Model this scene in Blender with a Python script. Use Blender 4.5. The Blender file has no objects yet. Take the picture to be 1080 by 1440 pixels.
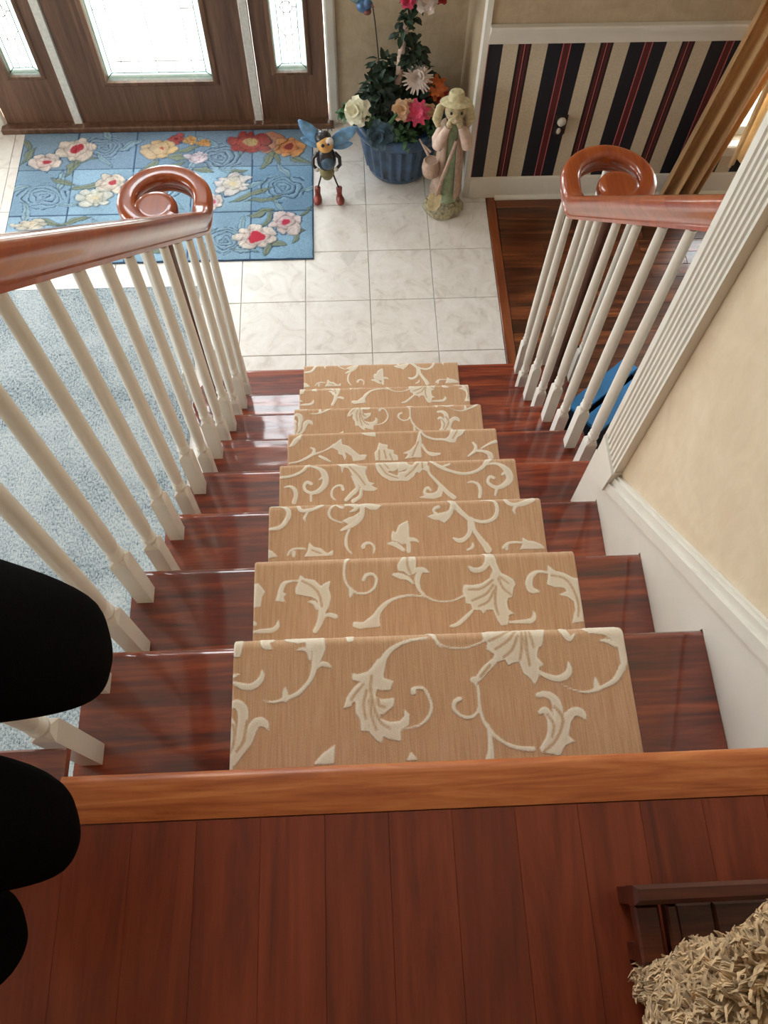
import bpy, bmesh, math, random
import numpy as np
from mathutils import Vector, Matrix, Euler

# ------------------------------------------------------------------ camera, world, exposure
sc = bpy.context.scene
C = sc.collection
H, D = 0.230844, 0.242741            # riser height and tread pitch of the stair
ZL = 9 * H                           # landing level
cam_d = bpy.data.cameras.new('camera')
cam = bpy.data.objects.new('camera', cam_d)
C.objects.link(cam)
cam_d.sensor_fit = 'VERTICAL'
cam_d.sensor_height = 36.0
cam_d.lens = 1147.44 / 1440 * 36
cam_d.clip_start = 0.02
_r = Vector((0.99902265, -0.04222275, 0.01307643))
_u = Vector((0.03259941, 0.90360664, 0.42712096))
_f = Vector((0.02985017, 0.42627723, -0.90409993))
mw = Matrix.Identity(4)
for i in range(3):
    mw[i][0], mw[i][1], mw[i][2] = _r[i], _u[i], -_f[i]
mw[0][3], mw[1][3], mw[2][3] = -0.11606, -0.176181, 3.237492
cam.matrix_world = mw
sc.camera = cam

sc.view_settings.view_transform = 'Standard'
sc.view_settings.look = 'None'
sc.view_settings.gamma = 1.0
sc.view_settings.use_curve_mapping = False
sc.view_settings.exposure = 0.0

world = bpy.data.worlds.new('overcast_sky')
sc.world = world
world.use_nodes = True
bg = world.node_tree.nodes['Background']
bg.inputs[0].default_value = (0.97, 0.97, 1.0, 1)
bg.inputs[1].default_value = 15.5


def portal(name, loc, rot, sx, sy):
    l = bpy.data.lights.new(name, 'AREA')
    l.shape = 'RECTANGLE'
    l.size, l.size_y = sx, sy
    l.cycles.is_portal = True
    o = bpy.data.objects.new(name, l)
    o.location, o.rotation_euler = loc, rot
    C.objects.link(o)


PI = math.pi
# each portal guides the daylight that comes in through one of the windows
portal('daylight_transom', (-1.1, 3.93, 4.5), (-PI / 2, 0, 0), 1.9, 2.3)
portal('daylight_door', (-1.1, 3.93, 1.1), (-PI / 2, 0, 0), 1.7, 1.8)
portal('daylight_living_front', (-3.2, 3.93, 1.5), (-PI / 2, 0, 0), 1.5, 1.9)
portal('daylight_living_side', (-4.63, 1.6, 1.5), (0, -PI / 2, 0), 1.9, 2.4)
portal('daylight_dining', (2.5, 3.34, 1.3), (-PI / 2, 0, 0), 1.4, 2.0)


# ------------------------------------------------------------------ helpers
def lin(c):
    return tuple(((v / 255) / 12.92 if v / 255 <= 0.04045 else ((v / 255 + 0.055) / 1.055) ** 2.4) for v in c)


def rgba(c):
    return lin(c) + (1,)


class MB:
    """collects simple solids and links them as one mesh object"""
    def __init__(s):
        s.v, s.f = [], []

    def add(s, vs, fs):
        n = len(s.v)
        s.v += [tuple(p) for p in vs]
        s.f += [tuple(i + n for i in f) for f in fs]
        return s

    def box(s, x0, x1, y0, y1, z0, z1):
        return s.add([(x0, y0, z0), (x1, y0, z0), (x1, y1, z0), (x0, y1, z0), (x0, y0, z1), (x1, y0, z1), (x1, y1, z1), (x0, y1, z1)],
                     [(0, 3, 2, 1), (4, 5, 6, 7), (0, 1, 5, 4), (1, 2, 6, 5), (2, 3, 7, 6), (3, 0, 4, 7)])

    def bbox(s, x0, x1, y0, y1, z0, z1, b=0.003):
        """box with chamfered top edges"""
        return s.add([(x0, y0, z0), (x1, y0, z0), (x1, y1, z0), (x0, y1, z0),
                      (x0, y0, z1 - b), (x1, y0, z1 - b), (x1, y1, z1 - b), (x0, y1, z1 - b),
                      (x0 + b, y0 + b, z1), (x1 - b, y0 + b, z1), (x1 - b, y1 - b, z1), (x0 + b, y1 - b, z1)],
                     [(0, 3, 2, 1), (0, 1, 5, 4), (1, 2, 6, 5), (2, 3, 7, 6), (3, 0, 4, 7),
                      (4, 5, 9, 8), (5, 6, 10, 9), (6, 7, 11, 10), (7, 4, 8, 11), (8, 9, 10, 11)])

    def prism(s, poly, a0, a1, axis='z'):
        """polygon (2D) extruded along an axis"""
        def P(p, a):
            return {'x': (a, p[0], p[1]), 'y': (p[0], a, p[1]), 'z': (p[0], p[1], a)}[axis]
        n = len(poly)
        return s.add([P(p, a0) for p in poly] + [P(p, a1) for p in poly],
                     [tuple(range(n))[::-1], tuple(range(n, 2 * n))] + [(i, (i + 1) % n, n + (i + 1) % n, n + i) for i in range(n)])

    def lathe(s, prof, c=(0, 0, 0), seg=16, rot=None, sx=1, sy=1, cap=True, flute=None):
        vs, fs = [], []
        for r, z in prof:
            for k in range(seg):
                a = 2 * PI * k / seg
                q = r * (1 + (flute(a, z) if flute else 0))
                p = Vector((q * math.cos(a) * sx, q * math.sin(a) * sy, z))
                if rot is not None:
                    p = rot @ p
                vs.append((p.x + c[0], p.y + c[1], p.z + c[2]))
        m = len(prof)
        for i in range(m - 1):
            for k in range(seg):
                k2 = (k + 1) % seg
                fs.append((i * seg + k, i * seg + k2, (i + 1) * seg + k2, (i + 1) * seg + k))
        if cap:
            fs.append(tuple(range(seg))[::-1])
            fs.append(tuple((m - 1) * seg + k for k in range(seg)))
        return s.add(vs, fs)

    def ball(s, c, r, seg=12, rings=8, rot=None):
        if not hasattr(r, '__len__'):
            r = (r, r, r)
        prof = [(math.sin(PI * i / rings) * 1.0 + 1e-4, -math.cos(PI * i / rings)) for i in range(rings + 1)]
        vs, fs = [], []
        for q, z in prof:
            for k in range(seg):
                a = 2 * PI * k / seg
                p = Vector((q * math.cos(a) * r[0], q * math.sin(a) * r[1], z * r[2]))
                if rot is not None:
                    p = rot @ p
                vs.append((p.x + c[0], p.y + c[1], p.z + c[2]))
        for i in range(rings):
            for k in range(seg):
                k2 = (k + 1) % seg
                fs.append((i * seg + k, i * seg + k2, (i + 1) * seg + k2, (i + 1) * seg + k))
        return s.add(vs, fs)

    def tube(s, pts, rad, seg=8, flat=1.0, up=None):
        pts = [Vector(p) for p in pts]
        if not hasattr(rad, '__len__'):
            rad = [rad] * len(pts)
        vs, fs, u = [], [], None
        for i, p in enumerate(pts):
            t = (pts[min(i + 1, len(pts) - 1)] - pts[max(i - 1, 0)]).normalized()
            if u is None:
                u = Vector(up) if up else (Vector((0, 0, 1)) if abs(t.z) < 0.9 else Vector((1, 0, 0)))
            u = (u - t * u.dot(t)).normalized()
            w = t.cross(u)
            for k in range(seg):
                a = 2 * PI * k / seg
                q = p + (u * math.cos(a) * flat + w * math.sin(a)) * rad[i]
                vs.append(tuple(q))
        for i in range(len(pts) - 1):
            for k in range(seg):
                k2 = (k + 1) % seg
                fs.append((i * seg + k, i * seg + k2, (i + 1) * seg + k2, (i + 1) * seg + k))
        fs.append(tuple(range(seg))[::-1])
        fs.append(tuple((len(pts) - 1) * seg + k for k in range(seg)))
        return s.add(vs, fs)

    def mesh(s, name, mat, smooth=False, angle=None):
        me = bpy.data.meshes.new(name)
        me.from_pydata(s.v, [], s.f)
        me.validate()
        me.update()
        if mat is not None:
            me.materials.append(mat)
        bm = bmesh.new()
        bm.from_mesh(me)
        bmesh.ops.recalc_face_normals(bm, faces=bm.faces)
        if smooth:
            for f in bm.faces:
                f.smooth = True
            a = math.radians(angle or 40)
            for e in bm.edges:
                if len(e.link_faces) == 2 and e.calc_face_angle(0) > a:
                    e.smooth = False
        bm.to_mesh(me)
        bm.free()
        return me

    def build(s, name, mat, parent=None, smooth=False, angle=None):
        return place(name, s.mesh(name, mat, smooth, angle), parent)


def place(name, me, parent=None, loc=(0, 0, 0), rot=(0, 0, 0)):
    o = bpy.data.objects.new(name, me)
    C.objects.link(o)
    o.location, o.rotation_euler = loc, rot
    if parent is not None:
        o.parent = parent
        o.matrix_parent_inverse = Matrix.Translation(-world_loc(parent))
    return o


def world_loc(o):
    v = Vector(o.location)
    if o.parent is not None and o.matrix_parent_inverse == Matrix.Identity(4):
        v = v + world_loc(o.parent)
    return v


def thing(name, label, cat, loc=(0, 0, 0), group=None):
    o = bpy.data.objects.new(name, None)
    o.empty_display_size = 0.05
    C.objects.link(o)
    o.location = loc
    return tag(o, label, cat, group)


def tag(o, label, cat, group=None):
    o['label'], o['category'] = label, cat
    if group:
        o['group'] = group
    return o


def struct(o, label=None):
    o['kind'] = 'structure'
    if label:
        o['label'] = label
    return o


def stuff(o):
    o['kind'] = 'stuff'
    return o


def sgrp(name, loc=(0, 0, 0), label=None):
    o = bpy.data.objects.new(name, None)
    C.objects.link(o)
    o.location = loc
    return struct(o, label)


# ------------------------------------------------------------------ materials
class NT:
    def __init__(s, name):
        s.m = bpy.data.materials.new(name)
        s.m.use_nodes = True
        s.t = s.m.node_tree
        s.b = s.t.nodes['Principled BSDF']

    def n(s, typ, **kw):
        nd = s.t.nodes.new(typ)
        for k, v in kw.items():
            if k.startswith('i_'):
                key = k[2:]
                nd.inputs[int(key) if key.isdigit() else key.replace('_', ' ')].default_value = v
            else:
                setattr(nd, k, v)
        return nd

    def l(s, a, b):
        s.t.links.new(a, b)

    def ramp(s, fac, stops, interp='LINEAR'):
        r = s.n('ShaderNodeValToRGB')
        r.color_ramp.interpolation = interp
        e = r.color_ramp.elements
        while len(e) < len(stops):
            e.new(0.5)
        for i, (p, c) in enumerate(stops):
            e[i].position = p
            e[i].color = rgba(c) if len(c) == 3 else c
        s.l(fac, r.inputs[0])
        return r.outputs[0]

    def mix(s, fac, a, b, mode='MIX'):
        m = s.n('ShaderNodeMix', data_type='RGBA', blend_type=mode)
        for sock, v in ((m.inputs[0], fac), (m.inputs[6], a), (m.inputs[7], b)):
            if hasattr(v, 'is_linked'):
                s.l(v, sock)
            else:
                sock.default_value = v
        return m.outputs[2]

    def math(s, op, a, b=0.0):
        m = s.n('ShaderNodeMath', operation=op)
        for sock, v in ((m.inputs[0], a), (m.inputs[1], b)):
            if hasattr(v, 'is_linked'):
                s.l(v, sock)
            else:
                sock.default_value = v
        return m.outputs[0]

    def coords(s, scale=(1, 1, 1), rnd=0.0, rot=(0, 0, 0)):
        tc = s.n('ShaderNodeTexCoord')
        out = tc.outputs['Object']
        if rnd:
            oi = s.n('ShaderNodeObjectInfo')
            v = s.n('ShaderNodeVectorMath', operation='SCALE', i_Scale=rnd)
            cb = s.n('ShaderNodeCombineXYZ', i_1=0.37, i_2=0.71)
            s.l(oi.outputs['Random'], cb.inputs[0])
            s.l(oi.outputs['Random'], cb.inputs[1])
            s.l(cb.outputs[0], v.inputs[0])
            a = s.n('ShaderNodeVectorMath', operation='ADD')
            s.l(out, a.inputs[0])
            s.l(v.outputs[0], a.inputs[1])
            out = a.outputs[0]
        mp = s.n('ShaderNodeMapping')
        mp.inputs['Scale'].default_value = scale
        mp.inputs['Rotation'].default_value = rot
        s.l(out, mp.inputs[0])
        return mp.outputs[0]

    def noise(s, vec, scale=5, detail=4, rough=0.5, dist=0.0):
        n = s.n('ShaderNodeTexNoise')
        n.inputs['Scale'].default_value = scale
        n.inputs['Detail'].default_value = detail
        n.inputs['Roughness'].default_value = rough
        n.inputs['Distortion'].default_value = dist
        s.l(vec, n.inputs['Vector'])
        return n.outputs['Fac']

    def bump(s, h, strength=0.2, dist=0.01):
        b = s.n('ShaderNodeBump')
        b.inputs['Strength'].default_value = strength
        b.inputs['Distance'].default_value = dist
        s.l(h, b.inputs['Height'])
        s.l(b.outputs[0], s.b.inputs['Normal'])
        return b

    def set(s, color=None, rough=None, coat=None, spec=None, metal=None, sheen=None, coat_rough=None):
        for key, v in (('Base Color', color), ('Roughness', rough), ('Coat Weight', coat), ('Specular IOR Level', spec),
                       ('Metallic', metal), ('Sheen Weight', sheen), ('Coat Roughness', coat_rough)):
            if v is None:
                continue
            if hasattr(v, 'is_linked'):
                s.l(v, s.b.inputs[key])
            elif key == 'Base Color':
                s.b.inputs[key].default_value = rgba(v)
            else:
                s.b.inputs[key].default_value = v
        return s


def plain(name, c, rough=0.5, var=0.06, scale=30, bump=0.0, **kw):
    """one colour with a little procedural unevenness"""
    t = NT(name)
    v = t.coords()
    n = t.noise(v, scale, 3)
    d = tuple(max(0, x * (1 - var)) for x in c)
    e = tuple(min(255, x * (1 + var)) for x in c)
    t.set(color=t.ramp(n, [(0.3, d), (0.7, e)]), rough=rough, **kw)
    if bump:
        t.bump(n, bump, 0.004)
    return t.m


def wood(name, dark, mid, light, grain='X', scale=1.0, rough=0.3, coat=0.0, rnd=0.0, vary=0.0, bump=0.03, contrast=1.0, coat_rough=0.06, wavy=0.0):
    t = NT(name)
    st = {'X': (1.2, 14, 14), 'Y': (14, 1.2, 14), 'Z': (14, 14, 1.2)}[grain]
    v = t.coords(tuple(q * scale for q in st), rnd)
    n1 = t.noise(v, 1.0, 5, 0.62, 1.6)
    v2 = t.coords(tuple((q * 7 if q > 2 else q * 3) * scale for q in st), rnd)
    n2 = t.noise(v2, 1.0, 3, 0.6, 0.3)
    f = t.math('ADD', t.math('MULTIPLY', n1, 0.75), t.math('MULTIPLY', n2, 0.25))
    w = 0.2 / contrast
    col = t.ramp(f, [(0.5 - w, dark), (0.5, mid), (0.5 + w, light)])
    if vary:
        oi = t.n('ShaderNodeObjectInfo')
        hs = t.n('ShaderNodeHueSaturation')
        mr = t.n('ShaderNodeMapRange')
        mr.inputs['To Min'].default_value = 1 - vary
        mr.inputs['To Max'].default_value = 1 + vary
        t.l(oi.outputs['Random'], mr.inputs['Value'])
        t.l(mr.outputs[0], hs.inputs['Value'])
        t.l(col, hs.inputs['Color'])
        col = hs.outputs[0]
    t.set(color=col, rough=rough, coat=coat, coat_rough=coat_rough)
    if wavy:
        t.b.inputs['Coat IOR'].default_value = 1.6
        n3 = t.noise(t.coords((2.5, 9, 9)), 1.6, 2)
        hgt = t.math('ADD', t.math('MULTIPLY', n2, 0.05), n3)
        b = t.bump(hgt, wavy, 0.02)
        t.l(b.outputs[0], t.b.inputs['Coat Normal'])
    elif bump:
        t.bump(n2, bump, 0.002)
    return t.m


M = {}
M['tread'] = wood('stained_pine', (56, 13, 5), (114, 36, 12), (164, 74, 34), 'X', 1.25, 0.35, 1.0, rnd=9, vary=0.12, wavy=0.07, contrast=1.3, coat_rough=0.06)
M['oak'] = wood('oak_nosing', (146, 70, 30), (184, 102, 50), (208, 130, 72), 'X', 2.6, 0.45, 0.12, bump=0.05, contrast=1.2)
M['landing'] = wood('landing_plank_wood', (86, 30, 12), (120, 47, 20), (142, 62, 30), 'Y', 1.2, 0.5, 0.06, rnd=7, vary=0.10, contrast=1.0)
M['rail'] = wood('handrail_wood', (122, 46, 10), (154, 66, 18), (174, 86, 32), 'Y', 1.2, 0.28, 0.8, bump=0.0, coat_rough=0.05)
M['newel'] = wood('newel_wood', (50, 24, 14), (78, 40, 24), (100, 56, 34), 'Z', 1.0, 0.35, 0.4)
M['door'] = wood('door_walnut', (70, 46, 32), (100, 70, 51), (122, 90, 67), 'Z', 1.1, 0.5, 0.05, rnd=5, vary=0.06)
M['acacia'] = wood('dining_plank_wood', (38, 16, 8), (98, 50, 24), (150, 90, 48), 'X', 0.8, 0.3, 0.35, rnd=11, vary=0.45, contrast=1.15)
M['threshold'] = wood('threshold_wood', (96, 44, 18), (128, 64, 28), (148, 82, 40), 'Y', 1.2, 0.4, 0.2)
M['white'] = plain('white_paint', (226, 222, 212), 0.38, 0.015, 8)
M['trimwhite'] = plain('trim_paint', (222, 217, 206), 0.42, 0.015, 8)
M['ceiling'] = plain('ceiling_paint', (206, 203, 196), 0.9, 0.01)
M['gasket'] = plain('door_mullion_paint', (205, 203, 195), 0.6, 0.05, 60)


def wallpaper(name, a, b, c, scale=1.0):
    t = NT(name)
    v = t.coords((scale, scale, scale))
    n = t.noise(v, 7, 5, 0.6, 1.2)
    n2 = t.noise(t.coords((scale * 2, scale * 2, scale * 0.5)), 26, 3, 0.6, 0.6)
    f = t.math('ADD', t.math('MULTIPLY', n, 0.7), t.math('MULTIPLY', n2, 0.3))
    t.set(color=t.ramp(f, [(0.30, a), (0.5, b), (0.70, c)]), rough=0.75)
    t.bump(n2, 0.06, 0.003)
    return t.m


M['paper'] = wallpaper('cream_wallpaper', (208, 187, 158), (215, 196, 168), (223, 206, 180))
M['paper_shaded'] = wallpaper('cream_wallpaper_shaded', (170, 150, 122), (184, 165, 137), (198, 180, 152))  # same cream paper, colour darkened to carry the shade around the door corner


def stripes():
    t = NT('striped_wallpaper')
    tc = t.n('ShaderNodeTexCoord')
    sp = t.n('ShaderNodeSeparateXYZ')
    t.l(tc.outputs['Object'], sp.inputs[0])
    P = 0.367
    f = t.math('FRACT', t.math('DIVIDE', t.math('SUBTRACT', sp.outputs[0], 0.787 - 3 * P), P))
    nv, cr, rd, pk, bk = (20, 23, 34), (204, 190, 166), (88, 28, 30), (196, 110, 112), (24, 20, 22)
    st = [(0, nv), (0.058, pk), (0.061, nv)]
    W, N0, N1 = 0.165 / P, 0.235 / P, 0.293 / P
    st = [(0, nv), (W * 0.40, pk), (W * 0.43, rd), (W * 0.60, pk), (W * 0.63, nv), (W, cr),
          (N0, bk), (N0 + 0.030, rd), (N0 + 0.060, bk), (N0 + 0.074, pk), (N0 + 0.086, bk), (N0 + 0.100, rd), (N0 + 0.13, bk), (N1, cr)]
    col = t.ramp(f, st, 'CONSTANT')
    n = t.noise(t.coords(), 120, 2)
    mot = t.ramp(n, [(0.35, (240, 240, 240)), (0.65, (255, 255, 255))])
    t.set(color=t.mix(1.0, col, mot, 'MULTIPLY'), rough=0.6)
    return t.m


M['stripes'] = stripes()


def tile_mat():
    t = NT('pale_stone_tile')
    v = t.coords((1, 1, 1), 23)
    n = t.noise(v, 9, 6, 0.65, 1.4)
    n2 = t.noise(v, 34, 4, 0.6, 0.8)
    vo = t.n('ShaderNodeTexVoronoi')
    vo.inputs['Scale'].default_value = 13
    vo.inputs['Randomness'].default_value = 1
    t.l(v, vo.inputs['Vector'])
    base = t.ramp(n, [(0.30, (206, 197, 188)), (0.45, (226, 219, 211)), (0.7, (236, 231, 226))])
    base = t.mix(t.math('MULTIPLY', t.math('LESS_THAN', vo.outputs['Color'], 0.10), 0.32), base, rgba((182, 178, 170)))
    base = t.mix(t.ramp(n2, [(0.60, (0, 0, 0)), (0.74, (120, 120, 120))]), base, rgba((190, 170, 145)))
    t.set(color=base, rough=0.34, spec=0.45)
    t.bump(n2, 0.04, 0.002)
    return t.m


M['tile'] = tile_mat()
M['grout'] = plain('grout', (168, 164, 156), 0.9, 0.08, 80)


def carpet_mat():
    t = NT('runner_pile')
    v = t.coords()
    a1 = t.n('ShaderNodeAttribute', attribute_name='motif')
    a2 = t.n('ShaderNodeAttribute', attribute_name='vein')
    nz = t.noise(t.coords(), 520, 2)
    jit = t.math('MULTIPLY', t.math('SUBTRACT', nz, 0.5), 0.0035)
    m = t.n('ShaderNodeMapRange')
    m.inputs['From Min'].default_value = 0.0012
    m.inputs['From Max'].default_value = -0.0012
    t.l(t.math('ADD', a1.outputs['Fac'], jit), m.inputs['Value'])
    vv = t.n('ShaderNodeMapRange')
    vv.inputs['From Min'].default_value = 0.0022
    vv.inputs['From Max'].default_value = -0.0006
    t.l(t.math('ADD', a2.outputs['Fac'], jit), vv.inputs['Value'])
    # fine cut ribs that run down the stair
    rib = t.noise(t.coords((420, 14, 14)), 1.0, 2)
    rib2 = t.noise(t.coords((60, 3, 3)), 1.0, 2)
    speck = t.noise(v, 700, 2)
    tan = t.ramp(t.math('ADD', t.math('MULTIPLY', rib, 0.6), t.math('MULTIPLY', speck, 0.4)), [(0.30, (186, 142, 106)), (0.5, (204, 162, 125)), (0.70, (217, 180, 146))])
    tan = t.mix(t.math('MULTIPLY', rib2, 0.22), tan, rgba((224, 192, 158)))
    cream = t.ramp(speck, [(0.3, (238, 226, 204)), (0.7, (248, 240, 224))])
    cream = t.mix(t.math('MULTIPLY', vv.outputs[0], 0.9), cream, rgba((200, 164, 124)))
    rimf = t.n('ShaderNodeMapRange')
    rimf.inputs['From Min'].default_value = -0.0065
    rimf.inputs['From Max'].default_value = -0.0015
    t.l(a1.outputs['Fac'], rimf.inputs['Value'])
    inner = t.mix(0.22, cream, rgba((206, 176, 140)))
    cream = t.mix(rimf.outputs[0], inner, cream)
    col = t.mix(m.outputs[0], tan, cream)
    t.set(color=col, rough=0.95, sheen=0.25, spec=0.1)
    hh = t.math('ADD', t.math('MULTIPLY', speck, 0.5), t.math('ADD', t.math('MULTIPLY', rib, 0.35), t.math('MULTIPLY', m.outputs[0], 0.9)))
    t.bump(hh, 0.5, 0.004)
    return t.m


M['carpet'] = carpet_mat()


def attr_mat(name, rough=0.95, scale=500, bump=0.5):
    t = NT(name)
    a = t.n('ShaderNodeAttribute', attribute_name='pile')
    n = t.noise(t.coords(), scale, 2)
    n2 = t.noise(t.coords(), 90, 3)
    sh = t.ramp(t.math('ADD', t.math('MULTIPLY', n, 0.6), t.math('MULTIPLY', n2, 0.4)), [(0.3, (206, 206, 206)), (0.7, (255, 255, 255))])
    t.set(color=t.mix(1.0, a.outputs['Color'], sh, 'MULTIPLY'), rough=rough, sheen=0.2, spec=0.1)
    t.bump(n, bump, 0.003)
    return t.m


M['rug'] = attr_mat('wool_rug_pile')
M['rug_edge'] = plain('rug_binding', (52, 78, 106), 0.95, 0.15, 300, 0.4)


def area_rug():
    t = NT('distressed_rug')
    v = t.coords((1, 1, 1))
    big = t.noise(v, 3.2, 4, 0.6, 0.8)
    weave = t.noise(t.coords((150, 75, 1)), 1.0, 3, 0.6)
    weave2 = t.noise(t.coords((60, 170, 1)), 1.0, 2, 0.6)
    f = t.math('ADD', t.math('MULTIPLY', weave, 0.55), t.math('ADD', t.math('MULTIPLY', weave2, 0.2), t.math('MULTIPLY', big, 0.34)))
    col = t.ramp(f, [(0.38, (190, 193, 192)), (0.50, (172, 179, 181)), (0.58, (142, 153, 158)), (0.68, (76, 88, 98))])
    t.set(color=col, rough=0.95, spec=0.1)
    t.bump(weave, 0.4, 0.003)
    return t.m


M['area_rug'] = area_rug()


def glass(name, tint=(1, 1, 1), mixv=0.10):
    t = NT(name)
    tr = t.n('ShaderNodeBsdfTransparent')
    tr.inputs[0].default_value = tint + (1,)
    gl = t.n('ShaderNodeBsdfGlossy')
    gl.inputs['Roughness'].default_value = 0.08
    nz = t.noise(t.coords(), 45, 2)
    b = t.n('ShaderNodeBump')
    b.inputs['Strength'].default_value = 0.15
    t.l(nz, b.inputs['Height'])
    t.l(b.outputs[0], gl.inputs['Normal'])
    mx = t.n('ShaderNodeMixShader')
    mx.inputs[0].default_value = mixv
    t.l(tr.outputs[0], mx.inputs[1])
    t.l(gl.outputs[0], mx.inputs[2])
    t.l(mx.outputs[0], t.t.nodes['Material Output'].inputs['Surface'])
    return t.m


M['glass'] = glass('textured_glass', (0.93, 0.96, 0.96))
M['bevel'] = glass('bevelled_glass', (0.60, 0.76, 0.74), 0.16)
M['came'] = plain('lead_came', (96, 100, 100), 0.45, 0.1, 60, metal=0.5)
M['porch'] = plain('porch_concrete', (190, 186, 178), 0.9, 0.06, 12)
M['lawn'] = plain('paving_outside', (150, 147, 138), 0.95, 0.2, 30)

# ------------------------------------------------------------------ the shell
YF = 3.80          # front wall (entry door)
YS = 3.21          # striped dining wall
XW = 0.503         # stair side wall


def holed(mb, axis, p0, p1, u0, u1, v0, v1, holes):
    """wall slab between p0,p1 on `axis` ('x' or 'y') with rectangular holes (u0,u1,v0,v1)"""
    us = sorted({u0, u1} | {q for h in holes for q in h[:2]})
    vs = sorted({v0, v1} | {q for h in holes for q in h[2:]})
    for a, b in zip(us, us[1:]):
        for c, d in zip(vs, vs[1:]):
            um, vm = (a + b) / 2, (c + d) / 2
            if any(h[0] < um < h[1] and h[2] < vm < h[3] for h in holes):
                continue
            if axis == 'y':
                mb.box(a, b, p0, p1, c, d)
            else:
                mb.box(p0, p1, a, b, c, d)
    return mb


CEIL = 6.1
DOORH = (-2.03, -0.19, 0.0, 2.10)
TRANSOM = (-1.95, -0.25, 3.4, 5.6)
LIVF = (-3.9, -2.5, 0.6, 2.4)
struct(holed(MB(), 'y', YF, YF + 0.14, -4.64, XW + 0.12, 0, CEIL, [DOORH, TRANSOM, LIVF]).build('wall_front', M['paper_shaded'], None),
       'cream papered wall around the entry door')
LIVS = (0.5, 2.7, 0.6, 2.4)
struct(holed(MB(), 'x', -4.64, -4.5, -3.0, YF, 0, CEIL, [LIVS]).build('wall_left', M['paper']))
struct(MB().box(-4.64, 3.7, -3.14, -3.0, 0, CEIL).build('wall_back', M['paper']))
struct(MB().box(XW, XW + 0.12, -3.0, 0.815, 0, CEIL).build('wall_stair', M['paper']), 'cream mottled wallpaper beside the stair')
struct(MB().box(XW, XW + 0.12, 0.815, YS, 2.75, CEIL).build('wall_header', M['paper']))
struct(MB().box(XW + 0.005, XW + 0.125, YS + 0.001, YF, 0, CEIL).build('wall_corner', M['paper_shaded']))
DINW = (1.80, 3.2, 0.33, 2.3)
struct(holed(MB(), 'y', YS, YS + 0.14, XW + 0.12, 3.6, 0, 0.905, [(1.80, 3.2, 0.33, 0.905)]).build('wall_dining', M['stripes'], None),
       'navy, red and cream striped wallpaper below the chair rail')
struct(holed(MB(), 'y', YS, YS + 0.14, XW + 0.12, 3.6, 0.905, 2.75, [(1.80, 3.2, 0.905, 2.3)]).build('wall_dining_upper', M['paper_shaded']))
struct(MB().box(XW + 0.0051, XW + 0.12, YS - 0.0, YS + 0.0009, 0, 0.905).build('wall_dining_return', M['stripes']))
struct(MB().box(3.6, 3.7, -3.0, YS + 0.14, 0, 2.85).build('wall_right', M['paper']))
struct(MB().box(-4.64, XW + 0.12, -3.0, YF + 0.14, CEIL, CEIL + 0.1).build('ceiling', M['ceiling']))
struct(MB().box(XW + 0.12, 3.6, -3.0, YS + 0.14, 2.75, 2.85).build('ceiling_dining', M['ceiling']))
struct(MB().box(-6, 6, YF + 0.14, 14, -0.25, -0.14).build('ground_outside', M['lawn']))
struct(MB().box(-3.0, 0.7, YF + 0.15, 7.5, -0.14, -0.03).build('porch_slab', M['porch']))

# foyer floor: slab with separate stone tiles
floor = struct(MB().box(-4.5, 0.616, -3.0, YF + 0.14, -0.08, -0.012).build('floor', M['grout']), 'pale square stone tiles of the entry floor')
TX, TY, TS = -0.350198, 2.202778, 0.321749
rng = random.Random(3)
half = TS / 2 - 0.0012


def tile_mesh(x0, x1, y0, y1):
    return MB().bbox(x0, x1, y0, y1, -0.014, 0.0, 0.0018).mesh('tile', M['tile'])


full = tile_mesh(-half, half, -half, half)
for i in range(-6, 3):
    for j in range(-7, 6):
        cx, cy = TX + (i + .5) * TS, TY + (j + .5) * TS
        if cy - TS / 2 > YF - 0.03 or (cx > -0.6 and cy < 1.6):
            continue
        if cy + TS / 2 > YF:
            me = tile_mesh(-half, half, -half, YF - cy - 0.001)
        else:
            me = full
        place('tile', me, floor, (cx, cy, rng.uniform(-.0006, .0006)))

# wooden floor of the dining room: strip planks across, threshold strip along the tiles
fd = struct(MB().box(0.6161, 3.6, -3.0, YS, -0.08, -0.014).build('floor_dining', M['grout']), 'dark and amber wood plank floor beside the stair')
MB().bbox(0.6165, 0.664, 0.9, YS - 0.001, -0.0138, 0.003, 0.003).build('threshold_strip', M['threshold'], fd)
PW = 0.0826
pl_cache = {}
y = YS - 0.004
row = 0
while y > 0.75:
    x = 0.666
    rr = random.Random(100 + row)
    first = True
    while x < 2.6:
        L = rr.choice([0.35, 0.5, 0.65, 0.8]) if not first else rr.choice([0.22, 0.4, 0.6, 0.75])
        first = False
        me = pl_cache.get(L)
        if me is None:
            me = pl_cache[L] = MB().bbox(0.0006, L - 0.0006, -PW + 0.0006, -0.0006, -0.0138, 0.0, 0.0012).mesh('plank', M['acacia'])
        place('plank', me, fd, (x, y, rr.uniform(-.0004, .0004)))
        x += L
    y -= PW
    row += 1

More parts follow.
